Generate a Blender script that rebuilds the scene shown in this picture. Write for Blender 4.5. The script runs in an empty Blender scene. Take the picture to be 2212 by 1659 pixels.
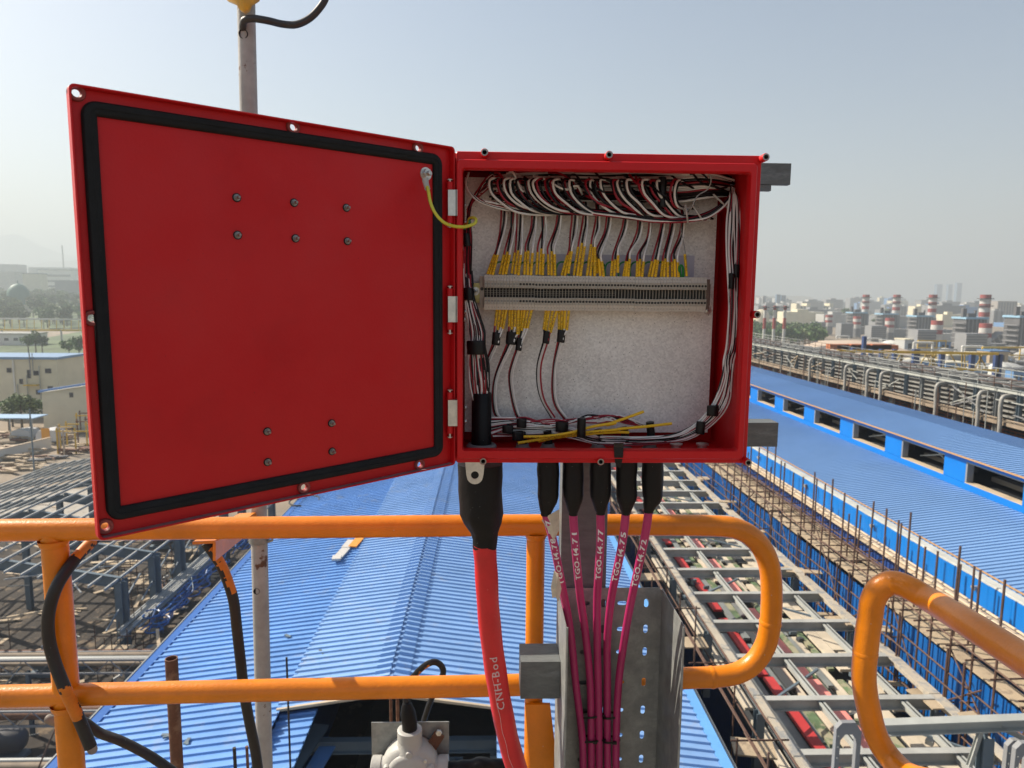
import bpy, math, random
from mathutils import Vector, Matrix
from mathutils import noise as mnoise
R=math.radians
rnd=random.Random(11)
SC=bpy.context.scene
COL=SC.collection
# ---------------------------------------------------------------- camera
FPX,IW,IH=1533.,2212.,1659.            # focal length and picture size in one pixel unit
yaw,pit,roll=R(1.83),R(7.1),R(0.5)
FWD=Vector((math.sin(yaw)*math.cos(pit),math.cos(yaw)*math.cos(pit),-math.sin(pit)))
_r0=Vector((math.cos(yaw),-math.sin(yaw),0));_u0=_r0.cross(FWD)
RT=_r0*math.cos(roll)+_u0*math.sin(roll);UP=RT.cross(FWD)
cam_d=bpy.data.cameras.new('camera');cam=bpy.data.objects.new('camera',cam_d);COL.objects.link(cam)
cam.matrix_world=Matrix(((RT.x,UP.x,-FWD.x,0),(RT.y,UP.y,-FWD.y,0),(RT.z,UP.z,-FWD.z,0),(0,0,0,1)))
cam_d.sensor_width=36;cam_d.lens=FPX/IW*36;cam_d.clip_start=.05;cam_d.clip_end=30000
cam_d.dof.use_dof=True;cam_d.dof.focus_distance=1.2;cam_d.dof.aperture_fstop=11
SC.camera=cam
# ---------------------------------------------------------------- sky, sun, exposure
SUN_AZ,SUN_EL=R(-64),R(39)              # azimuth clockwise from +Y
w=bpy.data.worlds.new('World');SC.world=w;w.use_nodes=True
nt=w.node_tree;bg=nt.nodes['Background']
sky=nt.nodes.new('ShaderNodeTexSky');sky.sky_type='NISHITA';sky.sun_disc=False
sky.sun_elevation=SUN_EL;sky.sun_rotation=SUN_AZ;sky.air_density=1.0;sky.dust_density=1.9;sky.ozone_density=1.0;sky.altitude=0
nt.links.new(sky.outputs[0],bg.inputs[0]);bg.inputs[1].default_value=.075
sd=bpy.data.lights.new('sun','SUN');sd.energy=5.0;sd.angle=R(.6);sd.color=(1,.90,.76)
sun=bpy.data.objects.new('sun',sd);COL.objects.link(sun)
SD=Vector((math.sin(SUN_AZ)*math.cos(SUN_EL),math.cos(SUN_AZ)*math.cos(SUN_EL),math.sin(SUN_EL)))
sun.rotation_euler=SD.to_track_quat('Z','Y').to_euler();sun.location=(0,0,60)
SC.view_settings.view_transform='Standard';SC.view_settings.look='None'
SC.view_settings.exposure=.95;SC.view_settings.gamma=1;SC.view_settings.use_curve_mapping=False
SC.render.engine='CYCLES'
SC.cycles.max_bounces=8;SC.cycles.diffuse_bounces=4;SC.cycles.glossy_bounces=3;SC.cycles.volume_bounces=1
HG=-32.0                                 # ground level; the camera is at the origin
# ---------------------------------------------------------------- helpers
def ray(u,v): return FWD+RT*((u-IW/2)/FPX)+UP*((IH/2-v)/FPX)
def PY(u,v,y):
    'point of the vertical plane y behind picture position u,v (measured from the photograph)'
    d=ray(u,v);return d*(y/d.y)
def PZ(u,v,z):
    d=ray(u,v);return d*(z/d.z)
ORG={}
def vec(p): return p if isinstance(p,Vector) else Vector(p)
def tag(o,label=None,cat=None,group=None,kind=None):
    if label:o['label']=label
    if cat:o['category']=cat
    if group:o['group']=group
    if kind:o['kind']=kind
    return o
def empty(name,loc,label,cat,group=None,kind=None):
    o=bpy.data.objects.new(name,None);COL.objects.link(o);o.location=loc;ORG[o.name]=vec(loc).copy();o.empty_display_size=.1
    return tag(o,label,cat,group,kind)
def frame_of(d):
    d=vec(d).normalized();a=Vector((0,0,1)) if abs(d.z)<.95 else Vector((0,1,0))
    s=d.cross(a).normalized();return s,s.cross(d).normalized(),d
def smooth_path(pts,n=6):
    'Catmull-Rom through the given points'
    P=[vec(p) for p in pts];P=[P[0]*2-P[1]]+P+[P[-1]*2-P[-2]];out=[]
    for i in range(1,len(P)-2):
        for k in range(n):
            t=k/n;a,b,c,d=P[i-1],P[i],P[i+1],P[i+2]
            out.append(.5*((2*b)+(c-a)*t+(2*a-5*b+4*c-d)*t*t+(3*b-a-3*c+d)*t**3))
    out.append(P[-2]);return out
def crumple(mb,amp,sc,k0=0):
    for i in range(k0,len(mb.v)):
        p=Vector(mb.v[i]);n=mnoise.noise_vector(p*sc);mb.v[i]=tuple(p+n*amp)
    return mb
class MB:
    def __init__(s): s.v=[];s.f=[];s.m=[];s.mi=0
    def add(s,vs,fs,mi=None):
        b=len(s.v);s.v+=[tuple(x) for x in vs];s.f+=[tuple(b+i for i in f) for f in fs];s.m+=[s.mi if mi is None else mi]*len(fs);return s
    def box(s,c,d,yawr=0,mi=None):
        c=vec(c);ca,sa=math.cos(yawr),math.sin(yawr);vs=[]
        for z in (-.5,.5):
            for x,y in ((-.5,-.5),(.5,-.5),(.5,.5),(-.5,.5)):
                X,Y=x*d[0],y*d[1];vs.append((c.x+X*ca-Y*sa,c.y+X*sa+Y*ca,c.z+z*d[2]))
        return s.add(vs,[(3,2,1,0),(4,5,6,7),(0,1,5,4),(1,2,6,5),(2,3,7,6),(3,0,4,7)],mi)
    def b2(s,a,b,mi=None):
        a,b=vec(a),vec(b);return s.box((a+b)/2,(abs(b.x-a.x),abs(b.y-a.y),abs(b.z-a.z)),mi=mi)
    def beam(s,a,b,w,h,mi=None):
        'rectangular bar from a to b, w wide, h high'
        a,b=vec(a),vec(b);x,z,_=frame_of(b-a);vs=[]
        for p in (a,b):
            for i,j in ((-1,-1),(1,-1),(1,1),(-1,1)): vs.append(p+x*(i*w/2)+z*(j*h/2))
        return s.add(vs,[(3,2,1,0),(4,5,6,7),(0,1,5,4),(1,2,6,5),(2,3,7,6),(3,0,4,7)],mi)
    def ibeam(s,a,b,w,h,t=None,mi=None):
        t=t or h*.08;a,b=vec(a),vec(b);x,z,_=frame_of(b-a);o=z*(h/2-t/2)
        s.beam(a+o,b+o,w,t,mi);s.beam(a-o,b-o,w,t,mi);s.beam(a,b,t*.8,h-2*t,mi);return s
    def tube(s,pts,r,n=8,cap=True,mi=None,flat=1):
        P=[vec(p) for p in pts];m=len(P);rr=r if isinstance(r,(list,tuple)) else [r]*m
        d=(P[1]-P[0]).normalized();x,z,_=frame_of(d);vs=[]
        for i,p in enumerate(P):
            t=(P[min(i+1,m-1)]-P[max(i-1,0)])
            if t.length<1e-9: t=d
            t=t.normalized()
            q=d.rotation_difference(t);x=q@x;d=t;x=(x-d*x.dot(d)).normalized();z=x.cross(d)
            for k in range(n):
                a=2*math.pi*k/n;vs.append(p+x*(math.cos(a)*rr[i])+z*(math.sin(a)*rr[i]*flat))
        fs=[(i*n+k,(i+1)*n+k,(i+1)*n+(k+1)%n,i*n+(k+1)%n) for i in range(m-1) for k in range(n)]
        if cap: fs+=[tuple(range(n)),tuple(reversed(range((m-1)*n,m*n)))]
        return s.add(vs,fs,mi)
    def lathe(s,base,axis,prof,n=16,cap=True,mi=None):
        'prof: (distance along axis, radius)'
        x,z,d=frame_of(axis);base=vec(base);vs=[]
        for h,r in prof:
            for k in range(n):
                a=2*math.pi*k/n;vs.append(base+d*h+x*(math.cos(a)*r)+z*(math.sin(a)*r))
        m=len(prof);fs=[(i*n+k,i*n+(k+1)%n,(i+1)*n+(k+1)%n,(i+1)*n+k) for i in range(m-1) for k in range(n)]
        if cap: fs+=[tuple(reversed(range(n))),tuple(range((m-1)*n,m*n))]
        return s.add(vs,fs,mi)
    def rings(s,rings,cap0=False,cap1=False,closed=True,mi=None):
        n=len(rings[0]);vs=[p for r in rings for p in r];e=n if closed else n-1
        fs=[(i*n+k,i*n+(k+1)%n,(i+1)*n+(k+1)%n,(i+1)*n+k) for i in range(len(rings)-1) for k in range(e)]
        if cap0: fs.append(tuple(reversed(range(n))))
        if cap1: fs.append(tuple(range((len(rings)-1)*n,len(rings)*n)))
        return s.add(vs,fs,mi)
    def quad(s,*p,mi=None): return s.add(p,[tuple(range(len(p)))],mi)
    def mesh(s,mats,org=(0,0,0),smooth=False,name='m',angle=None):
        me=bpy.data.meshes.new(name);o=vec(org);me.from_pydata([(x-o.x,y-o.y,z-o.z) for x,y,z in s.v],[],s.f)
        for m in (mats if isinstance(mats,(list,tuple)) else [mats]): me.materials.append(m)
        if any(s.m): me.polygons.foreach_set('material_index',s.m)
        if smooth:
            me.polygons.foreach_set('use_smooth',[True]*len(s.f))
            if angle:
                try: me.set_sharp_from_angle(angle=R(angle))
                except Exception: pass
        me.update();return me
    def build(s,name,mats,parent=None,smooth=False,angle=40,org=None,**k):
        if parent is not None: org=ORG[parent.name]
        elif org is None:
            xs,ys,zs=zip(*s.v);org=((min(xs)+max(xs))/2,(min(ys)+max(ys))/2,min(zs))
        me=s.mesh(mats,org,smooth,name,angle);o=bpy.data.objects.new(name,me);COL.objects.link(o)
        if parent is not None: o.parent=parent;ORG[o.name]=vec(org)
        else: o.location=org;ORG[o.name]=vec(org)
        return tag(o,**k)
def inst(me,name,parent,loc,rot=(0,0,0),scale=(1,1,1)):
    'a mesh shared between alike parts; loc in world space'
    o=bpy.data.objects.new(name,me);COL.objects.link(o);o.parent=parent;o.location=vec(loc)-ORG[parent.name];o.rotation_euler=rot;o.scale=scale;ORG[o.name]=ORG[parent.name];return o
def copy_thing(o,loc,rotz=0,scale=1,label=None):
    c=o.copy();COL.objects.link(c);c.location=loc;c.rotation_euler=(0,0,rotz);c.scale=(scale,)*3;ORG[c.name]=vec(loc)
    if label:c['label']=label
    for ch in o.children:
        d=ch.copy();COL.objects.link(d);d.parent=c
        for g in ch.children:
            e=g.copy();COL.objects.link(e);e.parent=d
    return c
# ---------------------------------------------------------------- materials
MATS={}
def mat(name,col,rough=.6,metal=0,var=0,vs=3.,bump=0,bs=60.,col2=None,mixlo=.45,mixhi=.6,ms=6.,spec=.5,coat=0,stretch=None,speck=None,rvar=0):
    if name in MATS: return MATS[name]
    m=bpy.data.materials.new(name);m.use_nodes=True;n=m.node_tree;N=n.nodes;L=n.links;b=N['Principled BSDF']
    b.inputs['Roughness'].default_value=rough;b.inputs['Metallic'].default_value=metal;b.inputs['Specular IOR Level'].default_value=spec;b.inputs['Coat Weight'].default_value=coat
    b.inputs['Base Color'].default_value=(*col,1)
    tc=N.new('ShaderNodeTexCoord');src=tc.outputs['Object']
    if stretch:
        mp=N.new('ShaderNodeMapping');mp.inputs['Scale'].default_value=stretch;L.new(src,mp.inputs[0]);src=mp.outputs[0]
    def noise(sc,det=4,ro=.6):
        t=N.new('ShaderNodeTexNoise');t.inputs['Scale'].default_value=sc;t.inputs['Detail'].default_value=det;t.inputs['Roughness'].default_value=ro;L.new(src,t.inputs['Vector']);return t.outputs[0]
    cur=None
    def mix(fac,a,bc,mode='MIX'):
        x=N.new('ShaderNodeMix');x.data_type='RGBA';x.blend_type=mode
        if isinstance(fac,float): x.inputs[0].default_value=fac
        else: L.new(fac,x.inputs[0])
        for s_,val in ((x.inputs[6],a),(x.inputs[7],bc)):
            if isinstance(val,tuple): s_.default_value=(*val,1)
            else: L.new(val,s_)
        return x.outputs[2]
    def ramp(f,lo,hi):
        r=N.new('ShaderNodeMapRange');r.inputs[1].default_value=lo;r.inputs[2].default_value=hi;L.new(f,r.inputs[0]);return r.outputs[0]
    cur=tuple(col)
    if var:
        cur=mix(ramp(noise(vs,6,.65),.3,.7),tuple(max(0,c*(1-var)) for c in col),tuple(min(1,c*(1+var)) for c in col))
    if col2: cur=mix(ramp(noise(ms,8,.7),mixlo,mixhi),cur,tuple(col2))
    if speck:
        sc,thr,c3=speck;v=N.new('ShaderNodeTexVoronoi');v.inputs['Scale'].default_value=sc;L.new(src,v.inputs['Vector']);cur=mix(ramp(v.outputs[0],thr,thr*.6),cur,tuple(c3))
    if not isinstance(cur,tuple): L.new(cur,b.inputs['Base Color'])
    if rvar:
        r=N.new('ShaderNodeMapRange');r.inputs[1].default_value=.3;r.inputs[2].default_value=.7;r.inputs[3].default_value=rough-rvar;r.inputs[4].default_value=rough+rvar;L.new(noise(vs*1.7,7,.7),r.inputs[0]);L.new(r.outputs[0],b.inputs['Roughness'])
    if bump:
        bp=N.new('ShaderNodeBump');bp.inputs['Strength'].default_value=min(1,bump);bp.inputs['Distance'].default_value=.3/bs;L.new(noise(bs,3),bp.inputs['Height']);L.new(bp.outputs[0],b.inputs['Normal'])
    MATS[name]=m;return m
RED=mat('red paint',(.57,.004,.007),.50,var=.12,vs=5,bump=.25,bs=260,speck=(55,.035,(.22,.006,.010)),spec=.36,rvar=.16,col2=(.50,.010,.012),mixlo=.45,mixhi=.75,ms=5)  # second tone paints darker reflections and dirt into the red as blotches
REDI=mat('red enamel inside',(.35,.006,.012),.4,var=.12,vs=9)
GASK=mat('black foam gasket',(.012,.013,.014),.8,spec=.3,var=.25,vs=30,bump=.3,bs=120,speck=(160,.05,(.08,.08,.08)))
BLK=mat('black rubber',(.005,.005,.006),.5,spec=.28,var=.3,vs=30,bump=.25,bs=90,speck=(110,.055,(.30,.30,.28)))
TAPE=mat('black tape',(.005,.005,.006),.42,spec=.35,bump=.2,bs=200)
BLKW=mat('black wire insulation',(.005,.005,.007),.4,spec=.35)
WHTW=mat('white wire insulation',(.74,.73,.70),.4,var=.08,vs=40)
REDW=mat('dark red wire insulation',(.30,.008,.022),.38)
GRNW=mat('green wire insulation',(.006,.20,.04),.4)
YELS=mat('yellow sleeve',(.82,.50,.012),.45,var=.1,vs=40)
INK=mat('black ink',(.01,.01,.01),.6)
WINK=mat('white marker ink',(.75,.72,.74),.6)
ZINC=mat('zinc plated steel',(.62,.60,.56),.33,metal=.85,var=.15,vs=80)
SCREW=mat('dull screw steel',(.30,.28,.26),.35,metal=.8,var=.2,vs=200)
BRASS=mat('passivated rail',(.55,.47,.20),.35,metal=.7,var=.2,vs=60)
TERM=mat('beige terminal plastic',(.40,.355,.29),.5,var=.05,vs=60)
TERMD=mat('terminal recess shade',(.025,.022,.018),.6)  # near-black colour paints the shade of recesses and screw holes
MARK=mat('marker tag plastic',(.56,.51,.44),.5,var=.05,vs=90)
ORG_P=mat('orange paint',(.72,.215,.003),.36,var=.16,vs=9,bump=.35,bs=160,coat=.08,speck=(26,.03,(.55,.50,.42)))
GALV=mat('galvanised steel',(.31,.32,.305),.48,metal=.35,var=.2,vs=18,col2=(.22,.23,.225),mixlo=.4,mixhi=.62,ms=30,bump=.1,bs=120)
POLE=mat('worn grey paint',(.36,.35,.33),.55,var=.2,vs=14,col2=(.12,.055,.03),mixlo=.60,mixhi=.63,ms=13,bump=.25,bs=120)
BARG=mat('grey brushed paint',(.12,.13,.128),.55,var=.2,vs=30,bump=.3,bs=80,stretch=(1,3,3),col2=(.19,.205,.21),mixlo=.6,mixhi=.7,ms=8)
PINK=mat('magenta cable jacket',(.44,.026,.13),.42,var=.13,vs=14,bump=.12,bs=150,speck=(70,.05,(.55,.15,.25)))
REDC=mat('red cable jacket',(.62,.016,.020),.42,var=.14,vs=12,bump=.12,bs=120,speck=(60,.05,(.65,.25,.2)))
BLKC=mat('black cable with orange paint',(.014,.013,.012),.5,var=.3,vs=20,bump=.2,bs=90,col2=(.62,.16,.01),mixlo=.80,mixhi=.82,ms=6,speck=(80,.05,(.35,.34,.32)))
CBLK=mat('black cable sheath',(.02,.019,.017),.5,var=.3,vs=20,bump=.2,bs=90,speck=(80,.05,(.35,.34,.32)))
CASTG=mat('pale grey cast housing',(.42,.42,.39),.5,var=.08,vs=20,bump=.25,bs=140)
RUST=mat('rusty steel',(.13,.055,.03),.75,var=.4,vs=12,bump=.3,bs=60,col2=(.22,.12,.07),mixlo=.5,mixhi=.6,ms=20)
RUST2=mat('scaffold tube rust',(.095,.05,.033),.7,var=.35,vs=3,bump=.2,bs=30)
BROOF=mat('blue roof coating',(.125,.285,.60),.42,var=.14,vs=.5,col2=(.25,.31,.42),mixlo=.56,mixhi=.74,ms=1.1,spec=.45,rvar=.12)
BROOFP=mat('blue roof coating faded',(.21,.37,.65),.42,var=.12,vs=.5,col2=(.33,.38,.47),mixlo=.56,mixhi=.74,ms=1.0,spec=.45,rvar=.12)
BROOF2=mat('blue roof coating of the far hall',(.17,.31,.55),.38,var=.08,vs=.2)
BTRIM=mat('blue trim',(.02,.11,.38),.35,var=.12,vs=1)
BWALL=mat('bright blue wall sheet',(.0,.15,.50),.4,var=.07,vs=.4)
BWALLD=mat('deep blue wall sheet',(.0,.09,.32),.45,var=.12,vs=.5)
TANP=mat('dusty plank',(.42,.33,.22),.8,var=.25,vs=1.5,col2=(.26,.20,.14),mixlo=.5,mixhi=.65,ms=3)
CREAMT=mat('cream edge strip',(.50,.40,.28),.7,var=.15,vs=1)
STEEL=mat('grey primed steel',(.115,.155,.185),.55,var=.15,vs=.8)
STEELL=mat('light grey primed steel',(.36,.37,.34),.55,var=.15,vs=.8)
DARKM=mat('interior shade',(.012,.014,.016),.9)  # near-black colour stands in for shade inside openings, holes and slots
DIRT=mat('dusty ground',(.27,.215,.155),.95,var=.3,vs=.02,col2=(.15,.13,.10),mixlo=.45,mixhi=.6,ms=.05)
CONC=mat('dusty concrete',(.36,.33,.28),.9,var=.2,vs=.5,col2=(.24,.21,.17),mixlo=.5,mixhi=.65,ms=.8)
CREAMW=mat('cream rendered wall',(.62,.57,.42),.85,var=.08,vs=.2)
WHITEW=mat('white painted wall',(.62,.61,.56),.8,var=.08,vs=.1)
GLASS=mat('dark window glass',(.03,.035,.04),.2)
LEAF=mat('leaves',(.075,.14,.035),.7,var=.5,vs=.3)
YELP=mat('yellow safety paint',(.60,.38,.03),.5,var=.15,vs=1)
GREYM=mat('plant grey cladding',(.22,.225,.23),.7,var=.12,vs=.1)
GREYD=mat('plant dark steel',(.10,.10,.105),.7,var=.2,vs=.2)
GREYL=mat('plant light grey',(.40,.40,.38),.6,var=.12,vs=.2)
STKW=mat('stack white paint',(.50,.48,.45),.6,var=.06,vs=.2)
STKR=mat('stack red paint',(.27,.055,.05),.6,var=.1,vs=.2)
NAVY=mat('navy steel',(.03,.06,.17),.5)
ORGR=mat('orange guard rails',(.42,.13,.05),.6)
PALE=mat('pale blue canopy',(.30,.45,.62),.5)
BPIPE=mat('blue pipe',(.01,.11,.34),.4,var=.15,vs=2)
PAPER=mat('dirty paper tape',(.62,.53,.40),.8,var=.2,vs=40)
YTAPE=mat('amber tape',(.62,.33,.02),.3,var=.3,vs=30)
# galvanised mounting plate with its spangle
def spangle():
    m=bpy.data.materials.new('spangled zinc plate');m.use_nodes=True;N=m.node_tree.nodes;L=m.node_tree.links;b=N['Principled BSDF']
    tc=N.new('ShaderNodeTexCoord')
    def vor(sc):
        v=N.new('ShaderNodeTexVoronoi');v.inputs['Scale'].default_value=sc;L.new(tc.outputs['Object'],v.inputs['Vector']);return v
    v=vor(330);g=N.new('ShaderNodeSeparateColor');L.new(v.outputs['Color'],g.inputs[0])
    nz=N.new('ShaderNodeTexNoise');nz.inputs['Scale'].default_value=9;nz.inputs['Detail'].default_value=5;L.new(tc.outputs['Object'],nz.inputs['Vector'])
    a=N.new('ShaderNodeMath');a.operation='MULTIPLY_ADD';L.new(g.outputs[0],a.inputs[0]);a.inputs[1].default_value=.45;L.new(nz.outputs[0],a.inputs[2])
    cr=N.new('ShaderNodeValToRGB');cr.color_ramp.elements[0].position=.25;cr.color_ramp.elements[0].color=(.56,.54,.515,1);cr.color_ramp.elements[1].position=1.;cr.color_ramp.elements[1].color=(.90,.88,.84,1)
    L.new(a.outputs[0],cr.inputs[0])
    v2=vor(95);r=N.new('ShaderNodeMapRange');r.inputs[1].default_value=.10;r.inputs[2].default_value=.05;L.new(v2.outputs[0],r.inputs[0])
    x=N.new('ShaderNodeMix');x.data_type='RGBA';L.new(r.outputs[0],x.inputs[0]);L.new(cr.outputs[0],x.inputs[6]);x.inputs[7].default_value=(.12,.11,.10,1)
    L.new(x.outputs[2],b.inputs['Base Color']);b.inputs['Metallic'].default_value=.08;b.inputs['Roughness'].default_value=.48
    return m
SPAN=spangle()
# ---------------------------------------------------------------- flat lettering from Blender's own font
GL={}
def glyph(ch,off=0):
    key=(ch,off)
    if key not in GL:
        cu=bpy.data.curves.new('t','FONT');cu.body=ch;cu.resolution_u=2;cu.offset=off;o=bpy.data.objects.new('t',cu);COL.objects.link(o)
        bpy.context.view_layer.update();dg=bpy.context.evaluated_depsgraph_get();me=o.evaluated_get(dg).to_mesh()
        
        if off:
            import bmesh
            bm=bmesh.new();bm.from_mesh(me);bmesh.ops.triangulate(bm,faces=bm.faces[:])
            for _ in range(3):
                le=[e for e in bm.edges if e.calc_length()>.16]
                if not le: break
                bmesh.ops.subdivide_edges(bm,edges=le,cuts=1);bmesh.ops.triangulate(bm,faces=bm.faces[:])
            bm.to_mesh(me);bm.free()
        vs=[tuple(x.co) for x in me.vertices];fs=[tuple(p.vertices) for p in me.polygons];wd=max([x[0] for x in vs] or [.3])
        o.evaluated_get(dg).to_mesh_clear();bpy.data.objects.remove(o);bpy.data.curves.remove(cu);GL[key]=(vs,fs,wd)
    return GL[key]
def text(mb,s,place,size,mi=0,adv=.08,bold=0):
    'place(x,y)->world for text-space coordinates in units of size'
    x=0
    for ch in s:
        if ch==' ': x+=.35;continue
        vs,fs,wd=glyph(ch,bold);mb.add([place((x+a)*size,b*size) for a,b,_ in vs],fs,mi)
        x+=wd+adv
    return x*size
# ================================================================ the red junction box
YB=1.16;X0,X1,Z0,Z1=-.0552,.4362,-.2785,.2268
from mathutils.geometry import tessellate_polygon
def plate_holes(mb,outer,holes,mp,th,mi=0):
    'flat plate with through holes: 2D loops, mp(x,y,depth)->world'
    loops=[outer]+holes;tri=tessellate_polygon([[Vector((a,b,0)) for a,b in l] for l in loops])
    fl=[p for l in loops for p in l];n=len(fl);vs=[mp(a,b,0) for a,b in fl]+[mp(a,b,-th) for a,b in fl]
    fs=[tuple(t) for t in tri]+[tuple(n+i for i in reversed(t)) for t in tri];o=0
    for l in loops:
        k=len(l);fs+=[(o+i,o+(i+1)%k,n+o+(i+1)%k,n+o+i) for i in range(k)];o+=k
    mb.add(vs,fs,mi)
def circ(x,y,r,n=14): return [(x+r*math.cos(2*math.pi*k/n),y+r*math.sin(2*math.pi*k/n)) for k in range(n)]
def slot(x,y,l,r,vert,n=6):
    p=[]
    for s in (1,-1):
        for k in range(n+1):
            a=-math.pi/2+math.pi*k/n+(0 if s>0 else math.pi);p.append((s*l/2+r*math.cos(a),r*math.sin(a)))
    return [(x+(-b if vert else a),y+(a if vert else b)) for a,b in p]
def rrect(x0,x1,z0,z1,y,r,n=4):
    out=[]
    for cx,cz,a0 in ((x1-r,z1-r,0),(x0+r,z1-r,90),(x0+r,z0+r,180),(x1-r,z0+r,270)):
        for k in range(n+1):
            a=R(a0+90*k/n);out.append(Vector((cx+r*math.cos(a),y,cz+r*math.sin(a))))
    return out
box=empty('junction_box',(.19,1.34,-.28),'red steel junction box with its door swung open and rows of wires inside','junction box')
b=MB()
L_=(X0+.0015,X1-.0105,Z0+.0095,Z1-.0145);I_=(X0+.0115,X1-.0215,Z0+.0245,Z1-.0290)
b.rings([rrect(X0,X1,Z0,Z1,1.386,.004),rrect(X0,X1,Z0,Z1,1.166,.004),rrect(X0+.001,X1-.001,Z0+.001,Z1-.001,1.1645,.004),rrect(*L_,1.1645,.006),rrect(*L_,1.1535,.006),
  rrect(L_[0]+.0015,L_[1]-.0015,L_[2]+.0015,L_[3]-.0015,1.151,.006),rrect(I_[0]-.0015,I_[1]+.0015,I_[2]-.0015,I_[3]+.0015,1.151,.004),rrect(*I_,1.1535,.004),rrect(*I_,1.170,.004),
  rrect(X0+.003,X1-.012,Z0+.006,Z1-.006,1.172,.004),rrect(X0+.003,X1-.012,Z0+.006,Z1-.006,1.325,.004)],cap0=True,cap1=True)
b.build('enclosure',RED,box,smooth=True,angle=35)
pr=PY(1549,460,1.29).x;pb=PY(1400,934,1.29).z
MB().b2((X0+.010,1.290,pb),(pr,1.293,Z1-.02)).build('mounting_plate',SPAN,box)
MB().b2((PY(1176,550,1.288).x,1.2865,PY(1176,604,1.288).z),(PY(1500,550,1.288).x,1.2885,PY(1176,549,1.288).z)).build('backing_label_strip',mat('pale lilac strip',(.50,.48,.56),.5),box)
bm_=MB().lathe((0,0,0),(0,-1,0),[(-.004,.0062),(.018,.0062),(.0195,.0055),(.0195,.0035),(.004,.0033)],n=14,cap=True).mesh([RED],smooth=True,angle=40)
bm_.materials.append(SCREW);bm_.materials.append(DARKM)
for p in bm_.polygons:
    c=p.center.length
    if abs(p.center.y)>.0188 or (abs(p.normal.y)<.7 and (p.center.x**2+p.center.z**2)**.5<.0045): p.material_index=1
    if len(p.vertices)>8: p.material_index=2
for u,v in ((1047,334),(1312,339),(1645,344),(1627,679),(1608,994),(1294,992),(1044,991)): inst(bm_,'threaded_tube',box,PY(u,v,1.1665))
for u,v in ((1700,0),): pass
# earth lug under the box
def mlug(x,y,d): 
    p=PY(1026,1003,1.168);return Vector((p.x+x,1.168-d,p.z+y))
b=MB();out=[(-.0165,.006),(.0165,.006),(.0145,-.016)]+[(.0135*math.cos(a),-.020+.0135*math.sin(a)) for a in [R(-k) for k in range(10,171,16)]]+[(-.0145,-.016)]
plate_holes(b,out,[circ(0,-.018,.0068)],mlug,-.003);b.build('earth_lug',ZINC,box)
# black tape wrapped over the lower rim
b=MB();q=[PY(u,v,y) for u,v,y in ((1326,957,1.175),(1326,966,1.1485),(1327,986,1.1485),(1329,1000,1.160),(1336,1010,1.160))];q2=[PY(u,v,y) for u,v,y in ((1347,957,1.175),(1347,966,1.1485),(1346,986,1.1485),(1343,1000,1.160),(1340,1010,1.160))]
b.rings([[q[i],q2[i],q2[i]+Vector((0,.0006,0)),q[i]+Vector((0,.0006,0))] for i in range(5)],True,True);b.build('tape_strip',TAPE,box)
MB().b2((X0-.012,1.170,Z0+.002),(X0+.0005,1.185,Z1-.002)).build('gap_filler',RED,box)  # added filler that blocks the sliver of sky between door and box
# ---- rail and terminals
YT=1.243
def railx(u): return PY(u,631,YT).x
zt0=PY(1060,631.5,YT).z
b=MB();xr0,xr1=PY(1020,631,1.275).x,PY(1532,640,1.275).x;zr=zt0-.001
b.b2((xr0,1.272,zr-.0105),(xr1,1.2735,zr+.0105)).b2((xr0,1.2735,zr+.009),(xr1,1.281,zr+.0105)).b2((xr0,1.2735,zr-.0105),(xr1,1.281,zr-.009)).b2((xr0,1.281,zr+.009),(xr1,1.2825,zr+.0175)).b2((xr0,1.281,zr-.0175),(xr1,1.2825,zr-.009))
b.build('mounting_rail',BRASS,box)
for u,v,y,r in ((1027,629,1.272,.0075),(1528,671,1.29,.0075)):
    p=PY(u,v,y);s_=MB().lathe(p,(0,-1,0),[(0,r),(.0015,r),(.0016,r*.55),(.0035,r*.5),(.004,r*.3)],n=16).build('rail_screw',ZINC,box,smooth=True)
    MB().box((p.x,p.y-.0042,p.z),(.0045,.0006,.0008)).box((p.x,p.y-.0042,p.z),(.0008,.0006,.0045)).build('cross_slot',DARKM,s_)
xa,xb=railx(1046),railx(1527);NT=71;pt=(xb-xa)/NT
def term_mesh(screw,deep):
    m=MB();h=pt*.47
    m.b2((-h,.012,-.0262),(h,.040,.0262),0)
    for s in (1,-1):
        m.b2((-h,0,s*.0082),(h,.0125,s*.0203),0)
        m.add([(-h,.001,s*.0203),(h,.001,s*.0203),(h,.004,s*.0300),(-h,.004,s*.0300),(-h,.012,s*.0203),(h,.012,s*.0203),(h,.012,s*.0300),(-h,.012,s*.0300)],[(0,1,2,3),(7,6,5,4),(0,4,5,1),(1,5,6,2),(2,6,7,3),(3,7,4,0)],1)
        m.b2((-h*.7,-.0012 if s>0 else -.001,s*.0098-.0004*s),(h*.7,0,s*.0104),0)
        m.lathe((0,0,s*.0146),(0,-1,0),[(-.0002,.0021),(.0004,.0021),(.0004,.0017),(.0001,.0016)],n=10,mi=2 if not screw else 3)
        if screw: m.box((0,-.0004,s*.0146),(.0030,.0003,.0005),mi=2)
        else: m.lathe((0,-.0004,s*.0146),(0,-1,0),[(-.0002,.0016),(.0001,.0016)],n=8,mi=2)
    m.b2((-h,.010,-.0082),(h,.0121,.0082),2)
    m.b2((h*.74,.0045,-.0082),(h,.0121,.0082),0)
    if not deep:
        for z in (-.0030,0,.0030): m.b2((-h*.9,.006,z-.0002),(h*.9,.0121,z+.0002),0)
    m.b2((-h,-.0003,.0078),(h*.0,.006,.0086),0)
    return m.mesh([TERM,MARK,TERMD,SCREW])
tms={k:term_mesh(k==0,k==2) for k in range(3)}
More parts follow.
